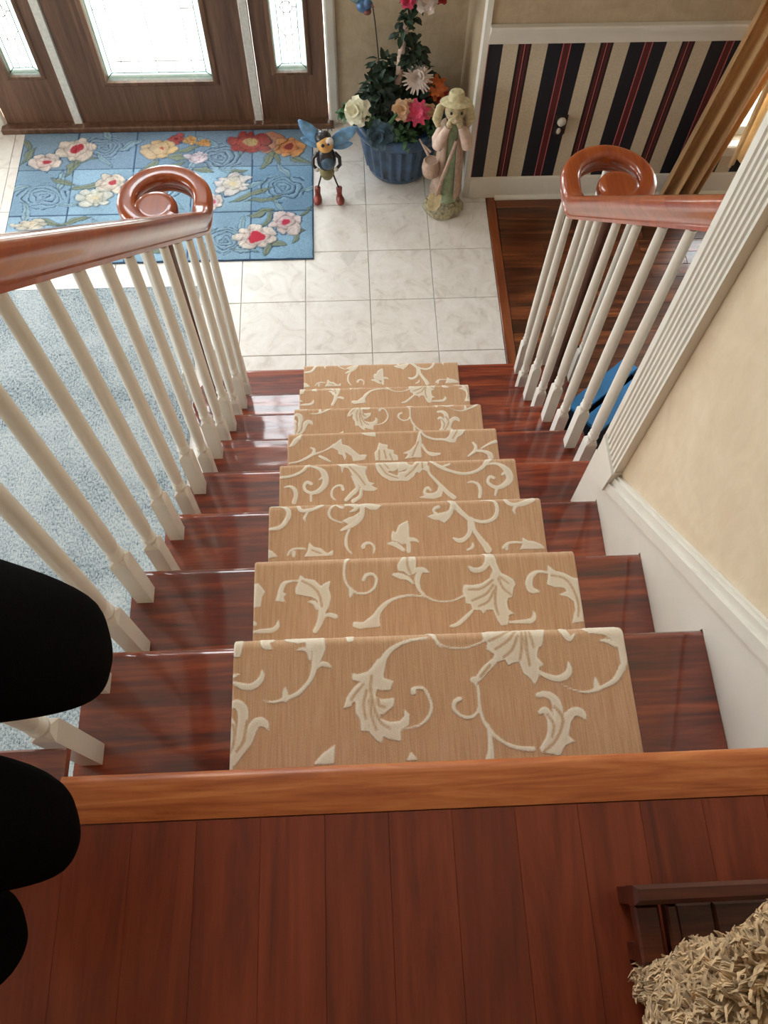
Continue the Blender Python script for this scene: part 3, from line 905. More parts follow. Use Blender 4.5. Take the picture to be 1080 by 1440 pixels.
# ------------------------------------------------------------------ carpet runner with its scroll pattern
# strokes (s: x,y,width/5 in mm), veins (v) and filled leaves (p) of the pile pattern, listed per tread
SCROLLS = '1s-199,238,58 -199,212,65 -202,190,57 -208,169,42 -219,154,38 -234,141,41 -255,134,30 -272,130,22 -291,133,11;1p-258,245 -224,250 -186,248 -184,219 -192,197 -199,194 -205,212 -210,227 -217,233 -231,231 -249,236;1s-213,242,39 -213,220,42 -210,201,27;1s-233,219,15 -221,220,31 -210,212,31;1s-199,185,23 -192,192,38 -182,191,42 -172,184,11;1s-252,134,56 -253,146,41 -253,155,11;1s-343,167,19 -329,160,53 -311,157,60 -297,166,57 -292,176,42 -293,184,19;1s-345,176,38 -333,179,19;1p-345,245 -328,245 -328,231 -332,210 -344,212;1p-299,247 -272,247 -274,237 -283,235 -276,222 -288,222 -295,228;1s-346,126,56 -334,129,75 -324,118,93 -323,101,85 -326,81,77 -334,61,66 -343,45,73 -346,26,90;1s-347,104,56 -343,95,74 -343,78,84 -344,55,73;1s-280,84,11 -287,95,67 -299,97,81 -309,84,92 -315,67,92 -327,51,84 -338,35,80;1v-340,95,17 -336,81,17 -338,62,16 -343,49,11;1v-316,101,15 -318,86,17 -321,67,20 -332,51,15;1p-204,26 -190,41 -170,54 -172,25;1p-51,26 -44,38 -34,26;1s-6,232,27 -27,230,27 -49,224,31 -68,214,46 -81,200,57 -88,182,69 -91,165,64 -98,151,57;1p-138,174 -131,171 -112,174 -103,183 -93,197 -83,196 -85,175 -84,163 -68,157 -74,143 -88,143 -97,147 -99,133 -89,126 -68,128 -70,115 -87,102 -95,104 -94,95 -77,88 -60,89 -51,97 -52,109 -44,100 -45,83 -60,75 -60,57 -78,61 -90,67 -92,55 -102,62 -113,76 -125,76 -125,93 -133,107 -132,124 -138,128 -141,118 -153,115 -148,132 -135,149 -123,159 -137,163;1v-105,169,15 -107,148,17 -105,127,17 -100,106,17 -91,88,17 -77,78,13;1v-119,155,11 -134,138,15 -141,128,11;1v-114,144,15 -120,120,15 -117,96,15;1v-110,127,15 -107,99,15 -100,77,15;1v-95,138,21 -94,119,19 -84,114,15;1s-34,137,49 -34,143,34 -18,144,26 -9,130,26 -5,112,26 -11,95,26 -26,82,22 -43,78,15 -57,75,9;1s-4,251,47 6,239,39 12,222,23 18,214,17;1p-149,250 -133,251 -135,231 -144,230;1s7,230,23 20,218,17 38,212,17 59,211,17 78,216,17 94,222,17;1p94,243 110,248 154,252 206,250 203,237 196,211 188,206 184,190 195,175 186,173 182,154 175,142 171,151 158,164 153,184 141,182 133,178 129,188 114,185 107,187 112,198 98,208 101,219 95,226;1v146,247,16 126,232,19 103,222,15;1v152,239,18 136,221,17 113,207,15;1v155,231,16 143,206,17 126,192,13;1v163,238,18 159,205,17 154,187,13;1v170,238,18 168,205,19 170,176,15;1v176,238,16 181,208,14;1s107,184,57 93,172,65 78,156,53 67,155,30 76,144,26 77,126,26 77,109,26 80,88,30 89,71,33 101,56,29 120,43,29 140,37,33 160,35,40;1v101,179,17 83,160,19;1s77,109,26 69,96,26 56,91,26 43,95,28 33,107,34 36,119,37 45,123,38;1s88,78,26 89,58,37 89,38,48 86,22,73;1s178,124,41 192,125,57 205,116,75 209,97,86 205,73,82 193,50,81 177,34,66;1s178,95,37 187,98,56 194,84,67 193,60,63 181,41,55;1s254,80,15 249,90,67 237,94,75 223,83,82 215,63,85 206,43,92 187,32,62;1p215,59 230,45 212,39 203,23 183,29;1v203,104,15 215,86,19 210,66,19 196,45,17 177,31,15;1v190,91,15 199,73,15 193,54,11;1s183,166,27 196,157,46 213,151,53 228,154,65 238,164,57 238,179,15;1s222,140,11 242,130,15 266,126,26 292,134,34 315,145,46 331,166,61;1p269,244 284,247 332,247 342,232 347,205 339,169 330,170 330,199 320,218 307,227 282,230;1s300,215,16 312,214,39 325,206,39;1s281,131,57 281,143,38 281,152,11;1s235,245,59 239,232,66 246,220,47 256,229,19;2s-215,80,51 -206,97,62 -201,115,74 -203,136,56;2p-249,189 -246,204 -237,196 -216,191 -202,176 -195,183 -183,188 -187,172 -182,154 -186,132 -196,118 -205,120 -209,147 -223,155 -254,162 -256,171;2s-230,143,15 -218,142,41 -210,129,44;2s-199,111,29 -186,114,44 -174,110,55 -171,105,15;2s-247,191,23 -265,191,23 -280,186,49 -287,168,56 -287,156,67;2p-297,149 -292,165 -275,164 -282,154 -276,145;2v-242,191,15 -220,177,19 -206,158,19 -201,133,17;2p-345,187 -334,188 -320,170 -326,159 -329,137 -343,136;2s-343,83,26 -325,84,47 -304,85,51 -293,93,48 -291,106,15;2s-342,102,44 -338,100,37;2s-145,243,49 -151,226,30 -153,200,26 -147,178,26 -130,161,26 -109,158,26 -92,168,30 -85,187,30 -92,200,34 -106,199,41 -112,189,41;2s-140,170,37 -140,159,45 -141,150,15;2p-39,218 -31,233 -25,244 0,244 0,225 -3,198 -14,195 -27,205 -38,207;2v-17,240,17 -18,218,17 -12,199,15;2s-49,198,30 -35,194,64 -19,188,45 -8,176,26;2s13,205,42 4,194,60 1,176,49 5,161,34 13,152,22;2s11,146,19 -9,150,22 -34,148,30 -58,140,37 -76,126,56 -87,110,66 -89,93,73;2p-137,96 -115,95 -94,111 -84,107 -81,85 -125,82 -137,87;2s0,206,57 14,206,64 26,200,19;2s0,188,49 3,165,37 14,149,26 34,137,22 58,134,19 79,137,19 97,145,26;2s152,248,84 161,233,84 166,212,76 174,192,64;2s158,238,69 152,216,65 140,203,57 122,202,57 113,210,27;2p171,198 188,188 204,178 208,167 202,158 198,138 190,138 185,129 187,111 198,102 187,100 181,78 169,78 161,94 156,112 142,113 134,104 130,113 113,114 111,127 100,129 100,143 96,155 99,169 116,167 137,170 156,182 162,197;2v161,178,17 136,160,19 108,158,15;2v161,167,17 142,146,19 113,134,15;2v162,156,17 147,131,17 126,121,15;2v166,163,19 161,127,19 165,101,15;2v173,181,17 181,159,17 197,143,13;2v177,185,13 193,169,13;2s111,111,33 96,97,44 78,83,44 64,80,26;2s187,84,26 211,84,41 232,85,55 240,95,44 239,106,15;2s280,190,26 259,193,38 244,184,64 237,168,75 240,153,75 254,149,34;2p282,207 294,194 315,187 334,175 343,175 345,149 347,120 347,80 317,78 328,106 327,124 315,135 298,140 316,146 310,156 290,158 275,164 280,181;2v286,184,15 313,176,17 328,153,17 335,120,19 331,91,15;3s-337,239,30 -318,239,30 -301,232,49 -293,217,64 -299,196,63 -314,179,56 -331,175,48 -343,175,30;3s-270,237,45 -263,223,49 -242,223,49 -225,228,45 -211,239,64;3s-247,215,34 -254,202,37 -251,192,15;3s-159,227,41 -166,230,34 -176,238,26 -186,230,30 -193,215,34 -189,200,30 -173,190,26 -160,185,19;3s-110,235,64 -109,216,64 -114,197,67 -129,182,67 -146,173,56 -163,165,30;3p-159,191 -145,198 -132,201 -117,212 -125,186 -146,183;3s-140,215,19 -128,220,45 -120,228,45;3p-155,245 -123,245 -117,232 -127,224 -138,232 -152,233;3p-108,241 -89,243 -78,234 -61,230 -72,218 -89,219 -103,229;3s-143,166,26 -150,149,37 -152,127,37 -147,112,29 -139,101,22;3s-110,118,55 -106,126,40 -93,128,33 -83,117,29 -85,102,22;3p-347,121 -334,115 -320,100 -346,97;3s-295,103,29 -288,115,29 -273,120,26 -253,118,26;3p-285,113 -276,113 -278,98 -283,98;3p-254,98 -246,112 -242,134 -232,122 -215,118 -198,103 -185,112 -185,99;3v-236,115,15 -215,105,16;3p-39,145 -35,160 -28,152 -19,174 3,185 5,170 4,125 -14,122 -24,130 -38,134;3s-48,125,29 -31,122,66 -12,107,48;3s-6,129,37 8,134,55 20,132,44 27,125,15;3s2,121,55 1,103,55;3s113,243,76 125,223,68 138,205,64 154,187,56 165,173,45 168,153,52 180,130,67 192,111,81 197,99,92;3p53,195 68,200 89,203 107,208 114,219 118,204 109,189 94,176 84,184 70,186;3s119,231,53 116,212,56;3s83,220,49 74,217,45 70,209,34 78,201,26;3s161,189,22 170,181,37 191,175,45 212,179,49 226,192,52 231,211,49 227,229,38 214,237,34 193,238,26;3s156,178,37 156,149,56 145,133,55 128,126,63 113,134,22;3s161,119,22 159,108,37 146,101,26;3s253,238,45 259,226,53 276,219,53 301,224,76 323,235,83;3s279,215,38 272,206,38 275,194,15;3s234,103,29 245,114,33 264,117,30 285,115,22;3s246,109,37 243,99,37;3p276,98 284,111 286,129 296,120 313,117 329,109 338,98;4s-341,198,37 -319,199,41 -295,206,41 -274,219,44 -264,234,45 -257,242,37;4s-264,234,37 -247,230,30 -227,221,56 -215,207,92 -210,186,92 -215,167,84 -231,150,73 -251,145,51 -268,153,44 -272,169,44 -264,180,48 -252,174,51;4s-253,142,36 -253,119,29;4s-229,186,18 -220,194,37;4s-329,165,22 -313,168,37 -300,158,59 -295,139,62 -300,117,65;4s-161,153,48 -166,165,40 -180,164,33 -192,151,33 -193,132,33 -184,120,25;4p-178,239 -151,240 -130,239 -117,229 -91,224 -97,205 -88,174 -71,169 -81,162 -63,152 -72,145 -99,147 -112,163 -125,187 -134,202 -144,222 -158,226 -163,207 -166,227;4v-141,226,17 -117,198,18 -98,166,17;4s-135,195,26 -125,175,48 -120,156,55 -133,141,66 -153,119,55;4s-139,139,26 -128,141,55;4s-109,152,44 -113,129,55 -133,115,65;4p-64,243 1,244 0,217 -14,206 -28,210 -32,203 -1,190 -2,175 -26,177 -46,191 -59,207 -65,223;4v-55,231,15 -35,199,17 -2,184,15;4v-41,234,15 -28,216,15;4p1,244 22,246 28,228 42,223 53,243 87,239 83,218 80,203 72,211 61,199 51,204 43,188 25,174 -2,176 -1,201 20,205 34,220 20,212 -1,205;4v19,189,17 41,208,17 59,231,17;4v70,234,15 70,215,15;4s86,218,37 88,198,37 104,175,44 123,151,55 138,131,66 154,116,73;4s94,241,41 107,227,48 127,213,56 150,202,44 177,193,44 201,192,44 226,199,48 246,212,56 260,231,75 268,241,82;4s131,218,37 145,222,37 151,227,15;4s262,220,30 283,222,41 303,212,67 317,194,104 320,171,100 304,152,85 282,143,62 263,152,52 256,165,48 264,179,48 275,174,48;4s299,185,37 304,189,37;4s279,140,44 273,119,33;4s197,162,22 212,164,37 227,155,48 232,136,55 228,115,47;4s89,141,37 82,150,44 73,143,40 73,130,44 94,125,73 113,132,91 117,151,48;4p56,119 73,126 111,129 122,147 119,121 96,114;5s-338,128,29 -307,133,33 -280,146,50 -261,158,50 -234,166,21 -207,180,33 -192,191,50;5s-259,162,62 -257,176,46 -269,183,21;5p-200,182 -184,200 -168,213 -167,192 -145,185 -127,167 -112,151 -87,150 -95,133 -131,129 -135,147 -150,159 -161,168 -154,148 -158,133 -165,153 -177,157 -180,171;5s-240,151,41 -223,141,50 -206,130,29;5p-61,158 -53,166 -45,195 -35,188 -18,185 -20,170 1,164 0,151 13,144 14,127 -59,129;5v-46,166,17 -47,131,17;5v-30,165,19 -24,134,19;5v-12,152,17 -5,129,17;5p-105,235 -55,236 -55,218 -75,221 -90,226;5p-338,189 -323,216 -296,237 -300,219 -323,193;5p90,237 95,197 90,175 90,135 65,136 37,132 50,149 31,152 55,162 75,184;5v83,193,17 70,162,17 61,140,15;5s94,233,34 108,214,38 135,202,38 166,199,42 188,191,42;5p186,212 196,241 243,239 229,215 213,206 202,186 184,189 173,201;5v215,233,17 197,202,17;5s94,183,42 108,156,42 127,145,71 150,146,42;5s242,134,29 263,151,50 270,168,54 262,184,34;5s271,153,42 294,150,46 312,140,83 315,127,91;5s287,161,25 316,178,42 338,186,55'


def parse_scrolls():
    out = {k: [] for k in range(1, 9)}
    for item in SCROLLS.split(';'):
        k, typ = int(item[0]), item[1]
        out[k].append((typ, np.array([[float(q) for q in p.split(',')] for p in item[2:].split(' ')])))
    for k, src in ((6, 1), (7, 2), (8, 3)):            # the pattern repeats after five steps
        for typ, a in out[src]:
            b = a.copy()
            b[:, 0] += 4
            b[:, 1] += {6: 84, 7: 78, 8: 62}[k]
            out[k].append((typ, b))
    return out


def catmull(a):
    if len(a) < 3:
        return a
    p = np.vstack([2 * a[0] - a[1], a, 2 * a[-1] - a[-2]])
    o = []
    for i in range(1, len(p) - 2):
        for t in (0, .25, .5, .75):
            o.append(0.5 * ((2 * p[i]) + (-p[i - 1] + p[i + 1]) * t + (2 * p[i - 1] - 5 * p[i] + 4 * p[i + 1] - p[i + 2]) * t * t + (-p[i - 1] + 3 * p[i] - 3 * p[i + 1] + p[i + 2]) * t ** 3))
    o.append(a[-1])
    return np.array(o)


def seg_dist(X, Y, a, b):
    d = b - a
    L = d[0] ** 2 + d[1] ** 2 + 1e-9
    t = np.clip(((X - a[0]) * d[0] + (Y - a[1]) * d[1]) / L, 0, 1)
    return np.hypot(X - a[0] - t * d[0], Y - a[1] - t * d[1]), t


def sdf(items, X, Y):
    """signed distances (m) to the pattern and to its veins; X,Y in mm"""
    mo = np.full(X.shape, 20.0)
    ve = np.full(X.shape, 20.0)
    for typ, a in items:
        pad = 25
        sel = (X > a[:, 0].min() - pad) & (X < a[:, 0].max() + pad) & (Y > a[:, 1].min() - pad) & (Y < a[:, 1].max() + pad)
        if not sel.any():
            continue
        x, y = X[sel], Y[sel]
        best = np.full(x.shape, 20.0)
        if typ == 'p':
            q = a[:, :2]
            ins = np.zeros(x.shape, bool)
            for i in range(len(q)):
                p0, p1 = q[i], q[(i + 1) % len(q)]
                dd, _ = seg_dist(x, y, p0, p1)
                best = np.minimum(best, dd)
                c = ((p0[1] > y) != (p1[1] > y))
                with np.errstate(divide='ignore', invalid='ignore'):
                    ins ^= c & (x < (p1[0] - p0[0]) * (y - p0[1]) / (p1[1] - p0[1] + 1e-12) + p0[0])
            best = np.where(ins, -best, best) - 0.8
            mo[sel] = np.minimum(mo[sel], best)
        else:
            q = catmull(a)
            for i in range(len(q) - 1):
                dd, t = seg_dist(x, y, q[i, :2], q[i + 1, :2])
                w = (q[i, 2] * (1 - t) + q[i + 1, 2] * t) / 5 / 2
                best = np.minimum(best, dd - w)
            tgt = mo if typ == 's' else ve
            tgt[sel] = np.minimum(tgt[sel], best)
    return mo / 1000, ve / 1000


def build_runner():
    sc_ = parse_scrolls()
    RW = 0.6858 / 2
    xs = np.concatenate([[-RW, -RW], np.linspace(-RW + 0.002, RW - 0.002, 200), [RW, RW]])
    drop = np.concatenate([[0.0098, 0.002], [0.0003], np.zeros(198), [0.0003], [0.002, 0.0098]])
    rows = []                                   # (y, z, ny, nz, tread, local mm)
    for k in range(1, 9):
        z, y0 = (9 - k) * H, (k - 1) * D
        ye = k * D + (0.035 if k == 8 else 0)
        r = 0.017
        n = int((ye - r - (y0 - 0.024)) / 0.0035)
        for t in np.linspace(y0 - 0.0225, ye - r, n):
            rows.append((t, z, 0, 1, k, (t - y0) * 1000))
        for a in np.linspace(0, PI / 2, 8)[1:]:
            rows.append((ye - r + r * math.sin(a), z - r + r * math.cos(a), math.sin(a), math.cos(a), k, (ye - r - y0 + r * a) * 1000))
        s0 = (ye - r - y0 + r * PI / 2) * 1000
        rows.append((ye, z - 0.030, 1, 0, k, s0 + 13))
        rows.append((ye - 0.004, z - 0.0375, .7, -.7, k, s0 + 21))
        rows.append((ye - 0.021, z - 0.0400, .5, -.8, k, s0 + 38))
        zb = (8 - k) * H if k < 8 else 0.0012
        kk = k % 5 + 1
        for t in np.linspace(z - 0.045, zb + 0.001, 32):
            rows.append((ye - (0.0240 if k < 8 else 0.0205), t, 1, 0, kk, (t - zb) * 1000 + 20))
    R = np.array(rows)
    nr, nc = len(R), len(xs)
    rs = np.random.RandomState(4)
    V = np.zeros((nr, nc, 3))
    V[:, :, 0] = xs[None, :]
    V[:, :, 1] = R[:, 0:1] - drop[None, :] * R[:, 2:3]
    V[:, :, 2] = R[:, 1:2] - drop[None, :] * R[:, 3:4]
    mo, ve = np.zeros((nr, nc)), np.zeros((nr, nc))
    for k in range(1, 9):
        sel = R[:, 4] == k
        X, Y = np.meshgrid(xs * 1000, R[sel, 5])
        a, b = sdf(sc_[k], X, Y)
        mo[sel], ve[sel] = a, b
    # carved pile: the motif stands a little proud, plus a slight unevenness
    lift = np.clip(-mo / 0.002, 0, 1) * 0.0011 - np.clip(0.002 - np.abs(ve), 0, 0.002) * 0.35 * (mo < 0)
    lift = lift + rs.normal(0, 0.00012, lift.shape)
    lift[:, :2] = 0
    lift[:, -2:] = 0
    V[:, :, 1] += lift * R[:, 2:3]
    V[:, :, 2] += lift * R[:, 3:4]
    idx = np.arange(nr * nc).reshape(nr, nc)
    F = np.stack([idx[:-1, :-1], idx[:-1, 1:], idx[1:, 1:], idx[1:, :-1]], -1).reshape(-1, 4)
    o = grid_mesh('stair_runner', V.reshape(-1, 3), F, M['carpet'])
    for nm, arr in (('motif', mo), ('vein', ve)):
        at = o.data.attributes.new(nm, 'FLOAT', 'POINT')
        at.data.foreach_set('value', arr.ravel().astype(np.float32))
    return o


def grid_mesh(name, V, F, mat, parent=None):
    me = bpy.data.meshes.new(name)
    me.vertices.add(len(V))
    me.vertices.foreach_set('co', np.asarray(V, np.float32).ravel())
    me.loops.add(F.size)
    me.loops.foreach_set('vertex_index', F.ravel().astype(np.int32))
    me.polygons.add(len(F))
    me.polygons.foreach_set('loop_start', np.arange(0, F.size, F.shape[1], dtype=np.int32))
    me.polygons.foreach_set('use_smooth', np.ones(len(F), bool))
    me.update(calc_edges=True)
    me.materials.append(mat)
    return place(name, me, parent)


tag(build_runner(), 'tan carpet stair runner with cream scrolling leaf pattern down the middle of the stairs', 'carpet')


# ------------------------------------------------------------------ railings
def baluster_mesh(hb, ht):
    m = MB()
    s = 0.017
    # square foot with clipped shoulders, then the turned part
    m.box(-s, s, -s, s, 0, hb - 0.016)
    c = 0.0125
    oct_ = []
    for (x, y) in ((s, -c), (s, c), (c, s), (-c, s), (-s, c), (-s, -c), (-c, -s), (c, -s)):
        oct_.append((x, y))
    vs = [(x, y, hb - 0.0159) for x, y in ((s, -s), (s, s), (-s, s), (-s, -s))]
    top = [(0.0135 * math.cos(PI / 8 + PI / 4 * (i - 1)), 0.0135 * math.sin(PI / 8 + PI / 4 * (i - 1)), hb) for i in range(8)]
    m.add(vs + top, [(0, 4, 5, 1), (1, 5, 6), (1, 6, 7, 2), (2, 7, 8), (2, 8, 9, 3), (3, 9, 10), (3, 10, 11, 0), (0, 11, 4), (4, 5, 6, 7, 8, 9, 10, 11)])
    L = ht - hb
    prof = [(0.0125, 0), (0.0150, 0.006), (0.0165, 0.014), (0.0165, 0.018), (0.0125, 0.023), (0.0120, 0.030), (0.0150, 0.034), (0.0150, 0.038), (0.0125, 0.042),
            (0.0150, 0.060), (0.0158, 0.12), (0.0150, L * 0.45), (0.0130, L * 0.75), (0.0112, L)]
    m.lathe([(r, hb + z) for r, z in prof], seg=14)
    return m.mesh('baluster', M['white'], True, 35)


PROF = [(-.031, .008), (-.0305, .019), (-.0265, .027), (-.021, .0315), (-.012, .0333), (.012, .0333), (.021, .0315), (.0265, .027), (.0305, .019), (.031, .008),
        (.0285, .000), (.0225, -.008), (.0195, -.016), (.0195, -.022), (.0225, -.025), (.0225, -.033), (-.0225, -.033), (-.0225, -.025), (-.0195, -.022), (-.0195, -.016), (-.0225, -.008), (-.0285, .000)]


def sweep(pts, prof, taper=None):
    vs, fs = [], []
    n = len(prof)
    for i, p in enumerate(pts):
        t = (pts[min(i + 1, len(pts) - 1)] - pts[max(i - 1, 0)]).normalized()
        side = t.cross(Vector((0, 0, 1))).normalized()
        up = side.cross(t)
        k = taper(i / (len(pts) - 1)) if taper else 1
        for a, b in prof:
            vs.append(tuple(p + side * a * k + up * b))
    for i in range(len(pts) - 1):
        for k in range(n):
            k2 = (k + 1) % n
            fs.append((i * n + k, i * n + k2, (i + 1) * n + k2, (i + 1) * n + k))
    fs.append(tuple(range(n)))
    fs.append(tuple((len(pts) - 1) * n + k for k in range(n))[::-1])
    return vs, fs


def railing(side, xr, zb, ystart, cx, cy, zlev, slots, label):
    """side -1 left, +1 right: volute turns outwards. zb(y): underside of the sloped rail, zlev: underside of the level volute"""
    root = thing('stair_railing', label, 'railing', (xr, 1.0, tread_top(5)))
    R0 = abs(cx - xr)
    inc = lambda y: zb(y) + 0.045
    lev = zlev + 0.033
    # where slope meets level
    yb = ystart
    while inc(yb) > lev and yb < cy:
        yb += 0.002
    pts = []
    y = ystart
    while y < yb - 0.055:
        pts.append(Vector((xr, y, inc(y))))
        y += 0.06
    P0, P1, P2 = Vector((xr, yb - 0.05, inc(yb - 0.05))), Vector((xr, yb, lev)), Vector((xr, yb + 0.05, lev))
    for t in np.linspace(0, 1, 9):
        pts.append(P0 * (1 - t) ** 2 + P1 * 2 * t * (1 - t) + P2 * t * t)
    if cy > pts[-1].y + 0.02:
        pts.append(Vector((xr, (cy + pts[-1].y) / 2, lev)))
    ex, ey = cx + side * 0.019, cy - 0.028
    for th in np.linspace(0, 300, 44):
        a = math.radians(th)
        rr = np.interp(th, [0, 90, 180, 240, 270, 300], [R0, R0 * .985, R0 * .88, R0 * .76, R0 * .66, R0 * .5])
        p = Vector((cx - side * rr * math.cos(a), cy + rr * math.sin(a), lev))
        if p.y > pts[-1].y or th > 20:
            pts.append(p)
    vs, fs = sweep(pts, PROF)
    m = MB().add(vs, fs)
    m.lathe([(0.054, -0.033), (0.058, -0.028), (0.058, -0.022), (0.055, -0.014), (0.060, -0.004), (0.0685, 0.004), (0.0685, 0.016), (0.065, 0.0265), (0.058, 0.0315), (0.045, 0.0335), (0.041, 0.0335), (0.005, 0.0335)], (ex, ey, lev), 28)
    m.build('handrail', M['rail'], root, True, 38)
    # newel under the eye of the volute
    h0, h1 = tread_top(8), zlev + 0.002
    L = h1 - h0
    MB().lathe([(0.036, 0), (0.036, 0.02), (0.030, 0.03), (0.034, 0.05), (0.036, 0.16), (0.030, 0.19), (0.024, 0.205), (0.030, 0.215), (0.024, 0.23), (0.026, 0.30), (0.027, 0.5), (0.024, L * .7), (0.020, L * .88), (0.025, L * .90), (0.020, L * .93), (0.024, L)], (ex, ey, h0), 18).build('newel_post', M['newel'], root, True, 40)
    meshes = {}
    for (kind, x, y, k, top) in slots:
        z0 = tread_top(k) + 0.0003
        hb = 0.235 if kind == 'back' else 0.215
        key = (kind, round(top - z0, 2))
        if key not in meshes:
            meshes[key] = baluster_mesh(hb, top - z0 + 0.004)
        place('baluster', meshes[key], root, (x, y, z0))
    return root


def slots_for(xb, k0, k1, zb, cx, cy, side, zlev):
    s = []
    for k in range(k0, k1 + 1):
        for kind, off in (('back', 0.057), ('front', 0.175)):
            y = (k - 1) * D + off
            if k == 4 and side > 0 and kind == 'back':
                continue
            s.append((kind, xb, y, k, max(zb(y), zlev)))
    R0 = abs(cx - xb)
    s.append(('back', xb, 7 * D + 0.052, 8, zlev))
    for th in (40, 100, 165):
        a = math.radians(th)
        s.append(('front', cx - side * R0 * math.cos(a), cy + R0 * .97 * math.sin(a), 8, zlev))
    return s


zbl = lambda y: 2.388 - 0.945 * (y - 0.568)
zbr = lambda y: 1.988 - 0.955 * (y - 1.028)
left_rail = railing(-1, -0.57, zbl, -0.035, -0.695, 1.795, 1.305, slots_for(-0.57, 1, 7, zbl, -0.695, 1.795, -1, 1.305),
        'left stair railing with white balusters and an orange brown scroll ended handrail')
railing(1, 0.584, zbr, 0.831, 0.714, 1.838, 1.308, slots_for(0.580, 4, 7, zbr, 0.714, 1.838, 1, 1.308),
        'right stair railing with white balusters running into the fluted pilaster')
nw = MB().bbox(-0.64, -0.565, -0.142, -0.076, ZL + 0.0005, ZL + 0.98, 0.004).build('head_newel', M['white'], left_rail)
MB().bbox(-0.652, -0.553, -0.154, -0.064, ZL + 0.9805, ZL + 1.01, 0.008).build('cap', M['rail'], nw)

